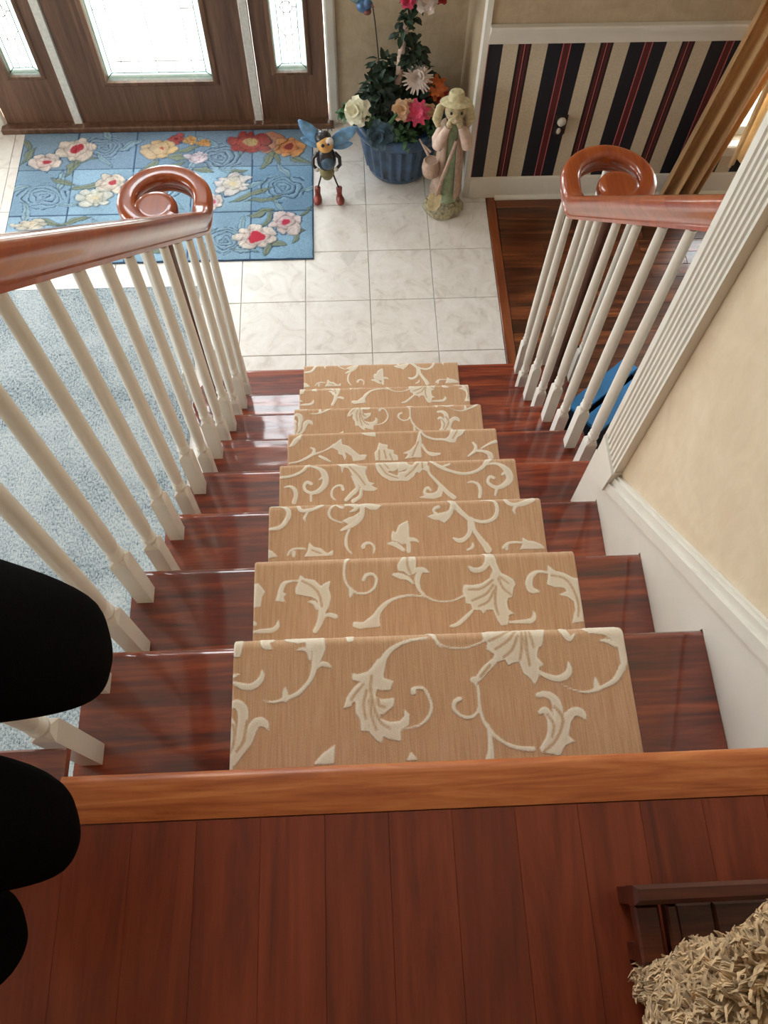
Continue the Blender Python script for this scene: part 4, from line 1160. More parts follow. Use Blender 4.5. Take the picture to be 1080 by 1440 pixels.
# ------------------------------------------------------------------ rugs
def build_entry_rug():
    x0, x1, y0, y1 = -1.905, -0.308, 2.795, 3.742
    root = thing('entry_rug', 'blue wool rug with carved roses and coloured flowers before the entry door', 'rug', ((x0 + x1) / 2, (y0 + y1) / 2, 0))
    b = MB()
    b.bbox(x0, x1, y0, y1, 0.0006, 0.009, 0.003)
    b.build('binding', M['rug_edge'], root)
    nx, ny = 420, 250
    xs, ys = np.linspace(x0 + .003, x1 - .003, nx), np.linspace(y0 + .003, y1 - .003, ny)
    X, Y = np.meshgrid(xs, ys)
    rs = np.random.RandomState(8)

    def smooth_noise(cell):
        g = rs.rand(int(ny / cell) + 3, int(nx / cell) + 3)
        yy, xx = np.mgrid[0:ny, 0:nx] / cell
        i, j = yy.astype(int), xx.astype(int)
        fy, fx = yy - i, xx - j
        return (g[i, j] * (1 - fy) * (1 - fx) + g[i + 1, j] * fy * (1 - fx) + g[i, j + 1] * (1 - fy) * fx + g[i + 1, j + 1] * fy * fx)
    nz, nz2 = smooth_noise(9), smooth_noise(30)
    X0, Y0 = X, Y
    X = X + (smooth_noise(14) - .5) * 0.034 + (smooth_noise(5) - .5) * 0.009
    Y = Y + (smooth_noise(14) - .5) * 0.034 + (smooth_noise(5) - .5) * 0.009
    col = np.zeros((ny, nx, 3))
    hgt = np.zeros((ny, nx))
    colx = [-1.905, -1.600, -1.277, -0.957, -0.637, -0.308]
    rowy = [2.795, 3.125, 3.455, 3.745]
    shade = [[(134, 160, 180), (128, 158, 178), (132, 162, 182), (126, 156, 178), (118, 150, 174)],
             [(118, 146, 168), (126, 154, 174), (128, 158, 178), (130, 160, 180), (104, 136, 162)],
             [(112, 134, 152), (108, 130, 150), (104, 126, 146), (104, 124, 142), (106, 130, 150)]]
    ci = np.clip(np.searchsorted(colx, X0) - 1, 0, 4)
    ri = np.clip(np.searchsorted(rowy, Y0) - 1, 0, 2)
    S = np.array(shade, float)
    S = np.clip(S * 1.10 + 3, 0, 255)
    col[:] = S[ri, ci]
    col *= (0.90 + 0.2 * nz2)[..., None]
    for gx in colx[1:-1]:
        g = np.abs(X0 - gx - 0.004 * np.sin(Y0 * 3)) < 0.003
        hgt[g] -= 0.0025
        col[g] *= 0.72
    for gy in rowy[1:-1]:
        g = np.abs(Y0 - gy) < 0.003
        hgt[g] -= 0.0025
        col[g] *= 0.72

    def blend(mask, c, k=1.0):
        col[mask] = col[mask] * (1 - k) + np.array(c, float) * k

    def leaf(cx, cy, L, W, ang, c=(132, 138, 112)):
        a = math.radians(ang)
        u = (X - cx) * math.cos(a) + (Y - cy) * math.sin(a)
        v = -(X - cx) * math.sin(a) + (Y - cy) * math.cos(a)
        t = u / L
        w = W * np.clip(1 - t * t, 0, None)
        vv = v - 0.25 * W * np.sin(t * 2.5)
        ins = (np.abs(t) < 1) & (np.abs(vv) < w)
        blend(ins, c, 0.85)
        hgt[ins] += 0.0018
        mid = ins & (np.abs(vv) < 0.0022)
        blend(mid, (88, 98, 84), 0.7)
        rim = (np.abs(t) < 1.04) & (np.abs(vv) < w + 0.004) & ~ins
        blend(rim, (66, 92, 110), 0.6)
        hgt[rim] -= 0.0015

    def flower(cx, cy, R, c1, c2, cc, n=6, ph=0.0, sq=0.85, core=0.30):
        dx, dy = X - cx, (Y - cy) / sq
        r, th = np.hypot(dx, dy), np.arctan2(dy, dx)
        wob = 0.35 * np.sin(th * 2 + ph * 5) + 0.2 * np.sin(th * 3 - ph * 9)
        th = th + wob * 0.5
        edge = R * (0.74 + 0.24 * np.abs(np.cos((th + ph) * n / 2)) ** 0.7 + 0.07 * np.sin(th * 2 + ph * 3)) * (0.90 + 0.2 * nz)
        ins = r < edge
        rim = (r < edge + 0.006) & ~ins
        blend(rim, (70, 96, 116), 0.5)
        hgt[rim] -= 0.0015
        t = np.clip(r / R, 0, 1)[..., None]
        body = np.array(c2, float) * (1 - t) + np.array(c1, float) * t
        pet = 0.5 + 0.5 * np.cos((th + ph) * n)
        body = body * (0.80 + 0.20 * nz + 0.10 * pet)[..., None]
        tint = np.clip((nz2 - 0.5) * 1.6, 0, 0.45)[..., None]
        body = body * (1 - tint) + np.array((170, 160, 150), float) * tint
        col[ins] = body[ins]
        hgt[ins] += 0.003
        # petal seams, outer and inner ring
        seam = ins & (np.abs(np.sin((th + ph) * n / 2 + PI / 2)) < 0.10) & (r > R * 0.55)
        inner = R * 0.60 * (0.84 + 0.16 * np.abs(np.cos((th + ph + 0.5) * n / 2)))
        ring_ = ins & (np.abs(r - inner) < 0.0028)
        for q in (seam, ring_):
            col[q] *= 0.80
            hgt[q] -= 0.0018
        co = np.hypot(dx - 0.05 * R, dy) < R * core * (0.85 + 0.3 * nz)
        blend(co, cc, 0.92)

    def carved(cx, cy, R, ph=0.0, sq=0.8):
        dx, dy = X - cx, (Y - cy) / sq
        r, th = np.hypot(dx, dy), np.arctan2(dy, dx) + ph
        w = r / R * 5.0 + th / (2 * PI) + 0.28 * np.sin(3 * th + r / R * 5)
        ins = r < R * (0.9 + 0.12 * np.cos(5 * th))
        f = w - np.floor(w)
        g = ins & (f < 0.20)
        hl = ins & (f > 0.20) & (f < 0.55)
        hgt[ins] += 0.0012
        hgt[g] -= 0.0032
        col[g] = col[g] * 0.66
        blend(hl, (170, 196, 212), 0.42)

    def strand(cx, cy, R, a0, a1):
        """carved outline of an outer petal"""
        r, th = np.hypot(X - cx, (Y - cy) / .8), np.degrees(np.arctan2((Y - cy) / .8, X - cx)) % 360
        q = (np.abs(r - R) < 0.004) & (th > a0) & (th < a1)
        hgt[q] -= 0.002
        col[q] *= 0.72
    P = 1000.
    for cx, cy, R, ph in ((-1453, 3628, 120, 0), (-1745, 3262, 140, 1), (-822, 3538, 135, 2), (-474, 3296, 140, 3), (-765, 2931, 125, 4), (-1440, 2925, 125, 1.5), (-1110, 3290, 120, .4)):
        carved(cx / P, cy / P, R / P, ph)
        for k in range(4):
            leaf(cx / P + 1.15 * R / P * math.cos(ph + k * 1.6), cy / P + .95 * R / P * math.sin(ph + k * 1.6), 0.075, 0.016, math.degrees(ph + k * 1.6) + 30, (150, 180, 198))
    for a in ((-1860, 3570, 70, 20, 60), (-1880, 3660, 60, 18, 110), (-1560, 3530, 80, 18, 10), (-1610, 3480, 80, 16, 60), (-1500, 3330, 110, 16, 12), (-1640, 3370, 80, 16, 150),
              (-1700, 3080, 90, 18, 160), (-1560, 3090, 90, 16, 20), (-1040, 3530, 90, 18, 170), (-1000, 3590, 80, 16, 20), (-560, 3500, 80, 20, 60), (-520, 3520, 70, 18, 120), (-380, 3500, 60, 16, -30),
              (-640, 3240, 120, 16, 25), (-560, 3215, 110, 14, 12), (-740, 3400, 80, 16, 20), (-580, 3115, 70, 18, 15), (-560, 3060, 70, 14, 60), (-500, 2900, 60, 20, -20), (-540, 2870, 60, 16, 60),
              (-400, 2950, 60, 16, 70), (-390, 2985, 50, 14, 10), (-345, 3110, 50, 12, 40), (-1200, 3480, 70, 16, 40), (-1060, 3480, 60, 14, 10), (-900, 3440, 70, 16, 160), (-1320, 2990, 90, 18, 30), (-1150, 2880, 90, 18, -30)):
        leaf(a[0] / P, a[1] / P, a[2] / P, a[3] / P, a[4])
    white, pink, red = (226, 214, 204), (222, 188, 182), (168, 36, 52)
    flower(-1.762, 3.515, .095, white, pink, red, 5, .3, .85, .26)
    flower(-1.610, 3.603, .115, (224, 208, 192), (222, 200, 190), red, 6, .8, .8, .36)
    flower(-1.393, 3.345, .085, (232, 222, 206), (226, 205, 190), (176, 52, 66), 6, .1, .85, .2)
    flower(-1.475, 3.240, .095, (206, 210, 204), (224, 214, 190), (222, 200, 160), 7, .4, .8, .2)
    flower(-1.781, 3.059, .095, (226, 220, 206), (230, 214, 190), (204, 180, 140), 6, 0, .45, .2)
    flower(-1.153, 3.600, .10, (214, 178, 128), (224, 190, 140), (170, 74, 56), 6, .2, .8, .16)
    flower(-1.065, 3.675, .055, (176, 66, 66), (200, 90, 80), (120, 34, 40), 5, .2, .8, .3)
    flower(-.985, 3.655, .045, (208, 160, 96), (214, 170, 110), (190, 110, 60), 5, .2, .8, .3)
    flower(-.905, 3.640, .040, (214, 150, 80), (214, 170, 110), (190, 110, 60), 5, .9, .8, .3)
    flower(-.940, 3.530, .07, (206, 192, 200), (214, 200, 204), (196, 160, 170), 5, .9, .6, .2)
    flower(-.565, 3.640, .11, (200, 120, 84), (206, 128, 92), (186, 70, 56), 5, .0, .75, .2)
    flower(-.660, 3.640, .115, (150, 44, 42), (188, 92, 78), (190, 172, 120), 7, .5, .85, .26)
    flower(-.446, 3.590, .095, (210, 150, 92), (206, 118, 72), (124, 40, 34), 6, .7, .85, .30)
    flower(-.745, 3.320, .10, (214, 208, 214), (226, 216, 190), (222, 206, 166), 8, .0, .85, .25)
    flower(-.845, 3.200, .075, (228, 214, 206), (226, 196, 196), (190, 70, 96), 6, .5, .8, .22)
    flower(-.606, 2.946, .115, (230, 222, 212), (224, 190, 186), (188, 30, 56), 7, .3, .85, .40)
    flower(-.449, 3.039, .095, (228, 216, 214), (220, 180, 186), (182, 36, 66), 6, .9, .85, .26)
    flower(-1.10, 2.95, .10, (228, 216, 204), (222, 190, 186), (180, 40, 60), 6, .4, .85, .3)
    X, Y = X0, Y0
    hgt += (nz - .5) * 0.0014
    cp = np.pad(col, ((1, 1), (1, 1), (0, 0)), 'edge')
    col = 0.4 * col + 0.15 * (cp[:-2, 1:-1] + cp[2:, 1:-1] + cp[1:-1, :-2] + cp[1:-1, 2:])
    col *= (0.94 + 0.12 * rs.rand(ny, nx))[..., None]
    edge = np.minimum(np.minimum(X - x0, x1 - X), np.minimum(Y - y0, y1 - Y))
    hgt -= np.clip(0.012 - edge, 0, 1) * 0.25
    lc = np.clip(col, 0, 255) / 255
    lc = np.where(lc <= 0.04045, lc / 12.92, ((lc + 0.055) / 1.055) ** 2.4)
    V = np.stack([X, Y, 0.0105 + hgt], -1).reshape(-1, 3)
    idx = np.arange(nx * ny).reshape(ny, nx)
    F = np.stack([idx[:-1, :-1], idx[:-1, 1:], idx[1:, 1:], idx[1:, :-1]], -1).reshape(-1, 4)
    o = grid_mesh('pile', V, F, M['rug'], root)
    at = o.data.attributes.new('pile', 'FLOAT_COLOR', 'POINT')
    at.data.foreach_set('color', np.concatenate([lc, np.ones((ny, nx, 1))], -1).astype(np.float32).ravel())


build_entry_rug()
ar = thing('area_rug', 'large distressed grey blue area rug on the floor left of the stairs', 'rug', (-2.2, 1.4, 0))
MB().bbox(-3.7, -0.886, -0.6, 2.632, 0.0006, 0.009, 0.003).build('pile', M['area_rug'], ar)
eb = MB()
eb.bbox(-0.8858, -0.880, -0.6, 2.637, 0.0006, 0.0075, 0.002)
eb.bbox(-3.7, -0.8862, 2.6322, 2.637, 0.0006, 0.0075, 0.002)
eb.build('binding', M['area_rug'], ar)

# ------------------------------------------------------------------ planter with topiary and silk flowers
def petal(mb, c, direc, up, L, W, curl=0.3, cup=0.15, n=4, tip=0.12):
    """thin curved petal or leaf from c along direc"""
    d, u = Vector(direc).normalized(), Vector(up)
    u = (u - d * u.dot(d)).normalized()
    s = d.cross(u)
    c = Vector(c)
    vs, fs = [], []
    for i in range(n + 1):
        t = i / n
        w = W * (math.sin(PI * min(1, 0.12 + t * 0.88)) ** 0.7) if i < n else W * tip
        p = c + d * (L * t) + u * (L * (curl * t * t))
        vs += [tuple(p - s * w + u * (cup * w)), tuple(p), tuple(p + s * w + u * (cup * w))]
    for i in range(n):
        a = i * 3
        fs += [(a, a + 1, a + 4, a + 3), (a + 1, a + 2, a + 5, a + 4)]
    return mb.add(vs, fs)


def axes(nrm):
    n = Vector(nrm).normalized()
    a = n.cross(Vector((0, 0, 1)))
    a = a.normalized() if a.length > 1e-3 else Vector((1, 0, 0))
    return n, a, n.cross(a)


def rose(mb, c, nrm, R, rs, layers=4):
    n, a, b = axes(nrm)
    c = Vector(c)
    for L in range(layers):
        f = 1 - L / layers * 0.75
        k = 6 - L
        for i in range(k):
            th = 2 * PI * i / k + L * 0.7 + rs.uniform(-.2, .2)
            d = a * math.cos(th) + b * math.sin(th)
            lean = 0.25 + 0.9 * L / layers
            petal(mb, c + n * (R * 0.16 * L) + d * (R * 0.08), d + n * lean, n - d * 0.3, R * (0.50 + 0.5 * f), R * 0.55 * (0.5 + 0.5 * f), -0.25 + 0.75 * (L / layers), 0.35, 6, 0.5)
    mb.ball(c + n * R * 0.30, (R * 0.28,) * 3, 8, 5)


def daisy(mb, c, nrm, R, k, rs, rings=2, W=0.2):
    n, a, b = axes(nrm)
    c = Vector(c)
    for L in range(rings):
        for i in range(k):
            th = 2 * PI * (i + 0.5 * L) / k + rs.uniform(-.08, .08)
            d = a * math.cos(th) + b * math.sin(th)
            petal(mb, c + n * (0.010 * L), d + n * (0.12 + 0.45 * L), n, R * (1 - 0.22 * L), R * W, -0.10, 0.25, 5, 0.42)


M['pot'] = plain('blue_glaze', (42, 72, 104), 0.35, 0.25, 20, coat=0.3)
M['soil'] = plain('moss_soil', (30, 32, 24), 0.95, 0.3, 60, 0.5)
M['leaf'] = plain('silk_leaf_dark', (38, 56, 42), 0.6, 0.35, 14)
M['leaf2'] = plain('silk_leaf_green', (58, 92, 56), 0.6, 0.3, 14)
M['trunk'] = plain('pale_bark', (172, 150, 136), 0.85, 0.2, 40, 0.4)
M['petal_white'] = plain('petal_ivory', (232, 226, 200), 0.7, 0.05, 40)
M['petal_mum'] = plain('petal_blush_white', (214, 198, 188), 0.7, 0.06, 40)
M['petal_pink'] = plain('petal_pink', (206, 72, 104), 0.7, 0.12, 40)
M['petal_peach'] = plain('petal_peach', (222, 184, 148), 0.7, 0.08, 40)
M['petal_red'] = plain('petal_red', (164, 44, 40), 0.7, 0.2, 30)
M['petal_orange'] = plain('petal_orange', (200, 104, 50), 0.7, 0.2, 30)
M['petal_teal'] = plain('petal_slate', (70, 92, 104), 0.6, 0.25, 30)
M['wire'] = plain('dark_wire', (34, 30, 28), 0.5, 0.1)

PX, PY = 0.158, 3.462
pot = thing('flower_planter', 'ribbed blue pot of silk flowers and a small topiary tree in the corner', 'planter', (PX, PY, 0))
flute = lambda a, z: (0.045 * max(-0.7, math.cos(24 * a)) if 0.04 < z < 0.25 else 0.0)
MB().lathe([(0.150, 0.0008), (0.165, 0.012), (0.172, 0.040), (0.174, 0.041), (0.192, 0.14), (0.208, 0.249), (0.206, 0.251), (0.214, 0.262), (0.236, 0.270), (0.243, 0.285), (0.243, 0.312), (0.236, 0.326), (0.222, 0.330), (0.210, 0.322), (0.204, 0.300)],
           (PX, PY, 0), 132, flute=flute).build('pot', M['pot'], pot, True, 50)
MB().lathe([(0.202, 0.285), (0.15, 0.31), (0.08, 0.325), (0.005, 0.33)], (PX, PY, 0), 28).build('moss', M['soil'], pot, True)
rs = random.Random(12)
tk = [(0.150, 3.50, 0.31), (0.148, 3.50, 0.46), (0.156, 3.50, 0.60), (0.163, 3.50, 0.70), (0.185, 3.50, 0.80), (0.215, 3.49, 0.92), (0.225, 3.48, 1.05)]
tr = MB().tube(tk, [0.021, 0.020, 0.018, 0.016, 0.012, 0.010, 0.007], 10).build('trunk', M['trunk'], pot, True)
MB().tube([(0.162, 3.499, 0.69), (0.185, 3.50, 0.755), (0.190, 3.505, 0.82)], [0.012, 0.010, 0.005], 8).build('branch', M['trunk'], tr, True)


def leaf_scatter(spots, size, seed, name, mat, parent, out=0.7):
    rr = random.Random(seed)
    mb = MB()
    for (c, r, n) in spots:
        for _ in range(n):
            th, ph = rr.uniform(0, 2 * PI), math.acos(rr.uniform(-0.5, 1))
            d = Vector((math.sin(ph) * math.cos(th), math.sin(ph) * math.sin(th), math.cos(ph)))
            q = rr.uniform(0.45, 1.0)
            p = Vector(c) + Vector((d.x * r[0], d.y * r[1], d.z * r[2])) * q
            dr_ = d * out + Vector((rr.uniform(-1, 1), rr.uniform(-1, 1), rr.uniform(-.7, .5)))
            L = size * rr.uniform(0.7, 1.3)
            petal(mb, p, dr_, Vector((rr.uniform(-.5, .5), rr.uniform(-.5, .5), 1)), L, L * 0.30, -0.3, 0.3, 3)
    o = mb.build(name, mat, parent, True, 60)
    return stuff(o)


leaf_scatter([((PX - .02, PY + .02, 0.34), (.20, .17, .10), 420), ((0.06, 3.47, 0.44), (.09, .08, .10), 130), ((0.23, 3.55, 0.44), (.10, .08, .12), 120),
              ((0.22, 3.52, 0.60), (.05, .05, .09), 70), ((0.075, 3.55, 0.52), (.05, .05, .06), 50)], 0.048, 3, 'dark_foliage', M['leaf'], pot)
leaf_scatter([((0.17, 3.27, 0.335), (.05, .04, .04), 60), ((-0.115, 3.43, 0.35), (.035, .03, .05), 40), ((0.31, 3.33, 0.35), (.06, .05, .04), 60), ((0.0, 3.36, 0.38), (.05, .04, .04), 30)], 0.036, 5, 'fern_sprigs', M['leaf2'], pot)
leaf_scatter([((0.160, 3.49, 0.72), (.045, .03, .05), 26), ((0.185, 3.49, 0.80), (.05, .03, .05), 30), ((0.200, 3.49, 0.88), (.05, .03, .06), 36), ((0.225, 3.48, 1.0), (.07, .05, .09), 60), ((0.23, 3.48, 1.12), (.12, .10, .10), 150)], 0.042, 7, 'topiary_leaves', M['leaf'], tr, 0.5)
VIEW = Vector((-0.1, -0.75, 0.65))
for nm, fn in (('white_rose', lambda m: rose(m, (-0.058, 3.375, 0.405), VIEW + Vector((-.3, 0, 0)), 0.066, rs)),):
    m = MB(); fn(m); m.build(nm, M['petal_white'], pot, True, 80)
m = MB(); daisy(m, (0.240, 3.47, 0.515), VIEW, 0.078, 22, rs, 5, 0.10); m.build('chrysanthemum', M['petal_mum'], pot, True, 80)
m = MB(); daisy(m, (0.237, 3.345, 0.415), VIEW, 0.066, 9, rs, 3, 0.23); m.build('pink_daisy', M['petal_pink'], pot, True, 80)
m = MB(); rose(m, (0.163, 3.365, 0.415), VIEW, 0.050, rs); m.build('peach_rose', M['petal_peach'], pot, True, 80)
m = MB(); rose(m, (0.205, 3.385, 0.425), VIEW, 0.030, rs, 3); m.build('peach_rose', M['petal_peach'], pot, True, 80)
m = MB(); rose(m, (0.298, 3.385, 0.395), VIEW, 0.034, rs, 3); m.build('cream_rose', M['petal_peach'], pot, True, 80)
m = MB(); daisy(m, (0.338, 3.50, 0.435), VIEW, 0.062, 8, rs, 2, 0.24); m.build('orange_lily', M['petal_orange'], pot, True, 80)
m = MB(); daisy(m, (0.360, 3.485, 0.375), VIEW, 0.060, 8, rs, 2, 0.24); m.build('red_lily', M['petal_red'], pot, True, 80)
m = MB(); rose(m, (0.055, 3.285, 0.335), VIEW + Vector((-.2, -.2, 0)), 0.070, rs, 5); m.build('slate_rose', M['petal_teal'], pot, True, 80)
m = MB(); rose(m, (0.262, 3.45, 0.915), VIEW, 0.055, rs); m.build('white_rose', M['petal_mum'], tr, True, 80)
m = MB(); rose(m, (0.175, 3.44, 0.915), VIEW, 0.032, rs, 3); m.build('pink_rose', M['petal_pink'], tr, True, 80)
m = MB(); rose(m, (0.325, 3.45, 0.925), VIEW, 0.030, rs, 3); m.build('red_rose', M['petal_red'], tr, True, 80)
m = MB(); m.tube([(0.095, 3.30, 0.39), (0.13, 3.33, 0.42), (0.19, 3.40, 0.45)], [0.010, 0.007, 0.004], 6); m.build('bud_stem', M['leaf2'], pot, True)
m = MB(); m.tube([(0.245, 3.25, 0.34), (0.275, 3.20, 0.315), (0.30, 3.165, 0.285)], [0.004, 0.007, 0.008], 6); m.tube([(0.265, 3.22, 0.33), (0.30, 3.19, 0.31)], [0.003, 0.006], 6); m.build('pale_twig', M['trunk'], pot, True)

# ornament on a wire, stuck into the planter
M['orn_blue'] = plain('ornament_blue', (66, 96, 132), 0.4, 0.2, 40, metal=0.3)
M['orn_rust'] = plain('ornament_rust', (112, 62, 58), 0.6, 0.2, 40)
M['orn_wing'] = plain('ornament_wing', (116, 140, 138), 0.5, 0.2, 50, metal=0.3)
gs = thing('garden_stake', 'small blue bird ornament on a thin bent wire above the flower planter', 'ornament', (0.062, 3.5, 0.34))
MB().tube([(0.066, 3.50, 0.30), (0.060, 3.50, 0.45), (0.046, 3.50, 0.62), (0.030, 3.50, 0.78), (0.016, 3.495, 0.875), (0.0, 3.49, 0.905)], 0.0028, 6).build('wire', M['wire'], gs, True)
MB().ball((-0.021, 3.48, 0.872), (0.036, 0.030, 0.030), 14, 9).ball((-0.004, 3.465, 0.888), (0.022, 0.02, 0.022), 12, 8).build('body', M['orn_blue'], gs, True)
MB().ball((-0.008, 3.462, 0.856), (0.020, 0.018, 0.014), 10, 7).build('breast', M['orn_rust'], gs, True)
for dx, dz in ((-0.085, 0.045), (0.03, 0.085)):
    m = MB()
    petal(m, (-0.025, 3.485, 0.885), (dx, 0.01, dz), (0, -1, 0.2), 0.085, 0.022, 0.1, 0.1, 4)
    o = m.build('wing', M['orn_wing'], gs, True, 80)
    o.modifiers.new('thick', 'SOLIDIFY').thickness = 0.002
MB().tube([(0.01, 3.45, 0.893), (0.026, 3.44, 0.890)], [0.006, 0.001], 6).build('beak', M['orn_rust'], gs, True)

# ------------------------------------------------------------------ bee figurine
M['bee_black'] = plain('bee_black', (34, 28, 30), 0.4, 0.2, 40, coat=0.3)
M['bee_face'] = plain('bee_face_yellow', (206, 156, 88), 0.5, 0.12, 30)
M['bee_white'] = plain('bee_white', (206, 196, 190), 0.5, 0.1, 30)
M['bee_belly'] = plain('bee_belly_blue', (62, 84, 104), 0.4, 0.2, 30)
M['bee_tail'] = plain('bee_abdomen_olive', (120, 112, 72), 0.5, 0.15, 40)
M['boot'] = plain('bee_boot', (128, 58, 48), 0.45, 0.15, 30)
M['bee_wing'] = plain('bee_wing_blue', (108, 160, 204), 0.35, 0.2, 26, coat=0.4)
bx, by = -0.226, 3.205
bee = thing('bee_figurine', 'painted metal bee figurine with blue wings and red boots beside the blue rug', 'figurine', (bx, by, 0))
MB().lathe([(0.004, -0.085), (0.024, -0.070), (0.037, -0.045), (0.040, -0.02), (0.034, 0.0)], (bx, by + 0.01, 0.215), 18).build('abdomen', M['bee_tail'], bee, True)
MB().lathe([(0.034, 0), (0.047, 0.02), (0.050, 0.045), (0.046, 0.08), (0.036, 0.105), (0.020, 0.120)], (bx, by + 0.008, 0.212), 20, sy=0.85).build('jacket', M['bee_black'], bee, True)
MB().ball((bx + 0.006, by - 0.026, 0.262), (0.034, 0.020, 0.036), 14, 9).build('belly', M['bee_belly'], bee, True)
hd = MB().ball((bx - 0.002, by - 0.005, 0.366), (0.043, 0.042, 0.045), 18, 12).build('head', M['bee_face'], bee, True)
MB().ball((bx - 0.010, by + 0.010, 0.386), (0.042, 0.040, 0.034), 16, 10).build('hood', M['bee_black'], hd, True)
MB().ball((bx + 0.020, by - 0.022, 0.392), (0.022, 0.020, 0.018), 12, 8).build('goggle', M['bee_white'], hd, True)
MB().ball((bx + 0.016, by - 0.040, 0.390), (0.007, 0.005, 0.007), 8, 6).build('eye', M['bee_black'], hd, True)
MB().ball((bx - 0.012, by - 0.043, 0.385), (0.009, 0.006, 0.010), 8, 6).build('eye', M['bee_black'], hd, True)
for s, L in ((-1, .06), (1, .055)):
    MB().tube([(bx + s * 0.012, by + 0.0, 0.405), (bx + s * 0.016, by + 0.01, 0.435), (bx + s * 0.030, by + 0.0, 0.45), (bx + s * 0.038, by - 0.008, 0.440)], 0.0022, 6).build('antenna', M['wire'], hd, True)
for s, fx, fy in ((-1, -0.282, 3.196), (1, -0.168, 3.192)):
    hx = bx + s * 0.022
    MB().tube([(hx, by, 0.205), (hx + (fx - hx) * .5, by - 0.004, 0.14), (fx, fy + 0.012, 0.075), (fx, fy + 0.012, 0.05)], 0.0042, 7).build('leg', M['wire'], bee, True)
    m = MB().lathe([(0.012, 0.085), (0.016, 0.082), (0.015, 0.060), (0.013, 0.045), (0.018, 0.020), (0.020, 0.0)], (fx, fy + 0.012, 0.002), 14)
    m.ball((fx + s * 0.004, fy - 0.012, 0.0205), (0.022, 0.034, 0.019), 14, 8)
    m.build('boot', M['boot'], bee, True)
    MB().tube([(bx + s * 0.042, by, 0.305), (bx + s * 0.066, by - 0.010, 0.285), (bx + s * 0.068, by - 0.022, 0.250), (bx + s * 0.048, by - 0.034, 0.235)], [0.011, 0.010, 0.009, 0.008], 9).build('arm', M['bee_black'], bee, True)
    MB().ball((bx + s * 0.048, by - 0.036, 0.234), (0.012, 0.010, 0.012), 10, 7).build('hand', M['bee_white'], bee, True)
for (c, d, L, W) in (((bx - 0.028, by + 0.035, 0.345), (-0.75, 0.08, 0.95), 0.158, 0.034), ((bx + 0.030, by + 0.035, 0.335), (0.92, 0.05, 0.62), 0.160, 0.034),
                     ((bx - 0.028, by + 0.036, 0.320), (-1, 0.05, 0.50), 0.105, 0.022), ((bx + 0.032, by + 0.036, 0.315), (1, 0.05, 0.12), 0.105, 0.022)):
    m = MB()
    petal(m, c, d, (0, -1, 0.35), L, W, 0.05, 0.12, 7)
    o = m.build('wing', M['bee_wing'], bee, True, 80)
    o.modifiers.new('thick', 'SOLIDIFY').thickness = 0.0025

# ------------------------------------------------------------------ rabbit statue
M['stone'] = plain('statue_stone', (150, 142, 116), 0.85, 0.25, 60, 0.6)
M['straw'] = plain('statue_straw', (196, 184, 146), 0.8, 0.1, 60, 0.3)
M['face'] = plain('statue_fur', (178, 162, 128), 0.8, 0.15, 60, 0.3)
M['dress'] = plain('statue_green_dress', (150, 168, 138), 0.75, 0.1, 40, 0.2)
M['coatp'] = plain('statue_mauve_coat', (172, 146, 128), 0.75, 0.08, 40, 0.2)
M['sleeve'] = plain('statue_blush_sleeve', (206, 180, 164), 0.75, 0.06, 40, 0.2)
M['iron'] = plain('statue_spade', (206, 190, 150), 0.7, 0.08, 40, 0.2)
M['dark'] = plain('statue_dark_paint', (44, 38, 34), 0.6, 0.2)
qx, qy = 0.388, 3.135
rb = thing('rabbit_statue', 'stone garden statue of a rabbit in a straw hat leaning on a spade', 'statue', (qx, qy, 0))
rr = random.Random(2)
m = MB()
ringN = 22
bumps = [[1 + rr.uniform(-.07, .07) for _ in range(ringN)] for _ in range(6)]
vs, fs = [], []
for i, (r, z) in enumerate([(0.098, 0.001), (0.104, 0.015), (0.100, 0.035), (0.086, 0.055), (0.066, 0.068), (0.01, 0.075)]):
    for k in range(ringN):
        a = 2 * PI * k / ringN
        vs.append((qx - 0.008 + r * bumps[i][k] * math.cos(a), qy - 0.005 + 0.85 * r * bumps[i][k] * math.sin(a), z))
for i in range(5):
    for k in range(ringN):
        fs.append((i * ringN + k, i * ringN + (k + 1) % ringN, (i + 1) * ringN + (k + 1) % ringN, (i + 1) * ringN + k))
fs.append(tuple(range(ringN))[::-1]); fs.append(tuple(5 * ringN + k for k in range(ringN)))
m.add(vs, fs)
for _ in range(40):
    a, r = rr.uniform(0, 2 * PI), rr.uniform(0.03, 0.092)
    m.ball((qx - 0.008 + r * math.cos(a), qy - 0.005 + .85 * r * math.sin(a), 0.068 - 0.35 * max(0, r - 0.05)), rr.uniform(.007, .014), 6, 4)
m.build('rock_base', M['stone'], rb, True, 60)
MB().lathe([(0.060, 0.066), (0.056, 0.10), (0.050, 0.20), (0.048, 0.32), (0.046, 0.40), (0.048, 0.47), (0.044, 0.51), (0.024, 0.535)], (qx, qy, 0), 20, sy=0.8, flute=lambda a, z: 0.05 * math.cos(9 * a) * max(0, (0.38 - z) * 2.4)).build('dress', M['dress'], rb, True)
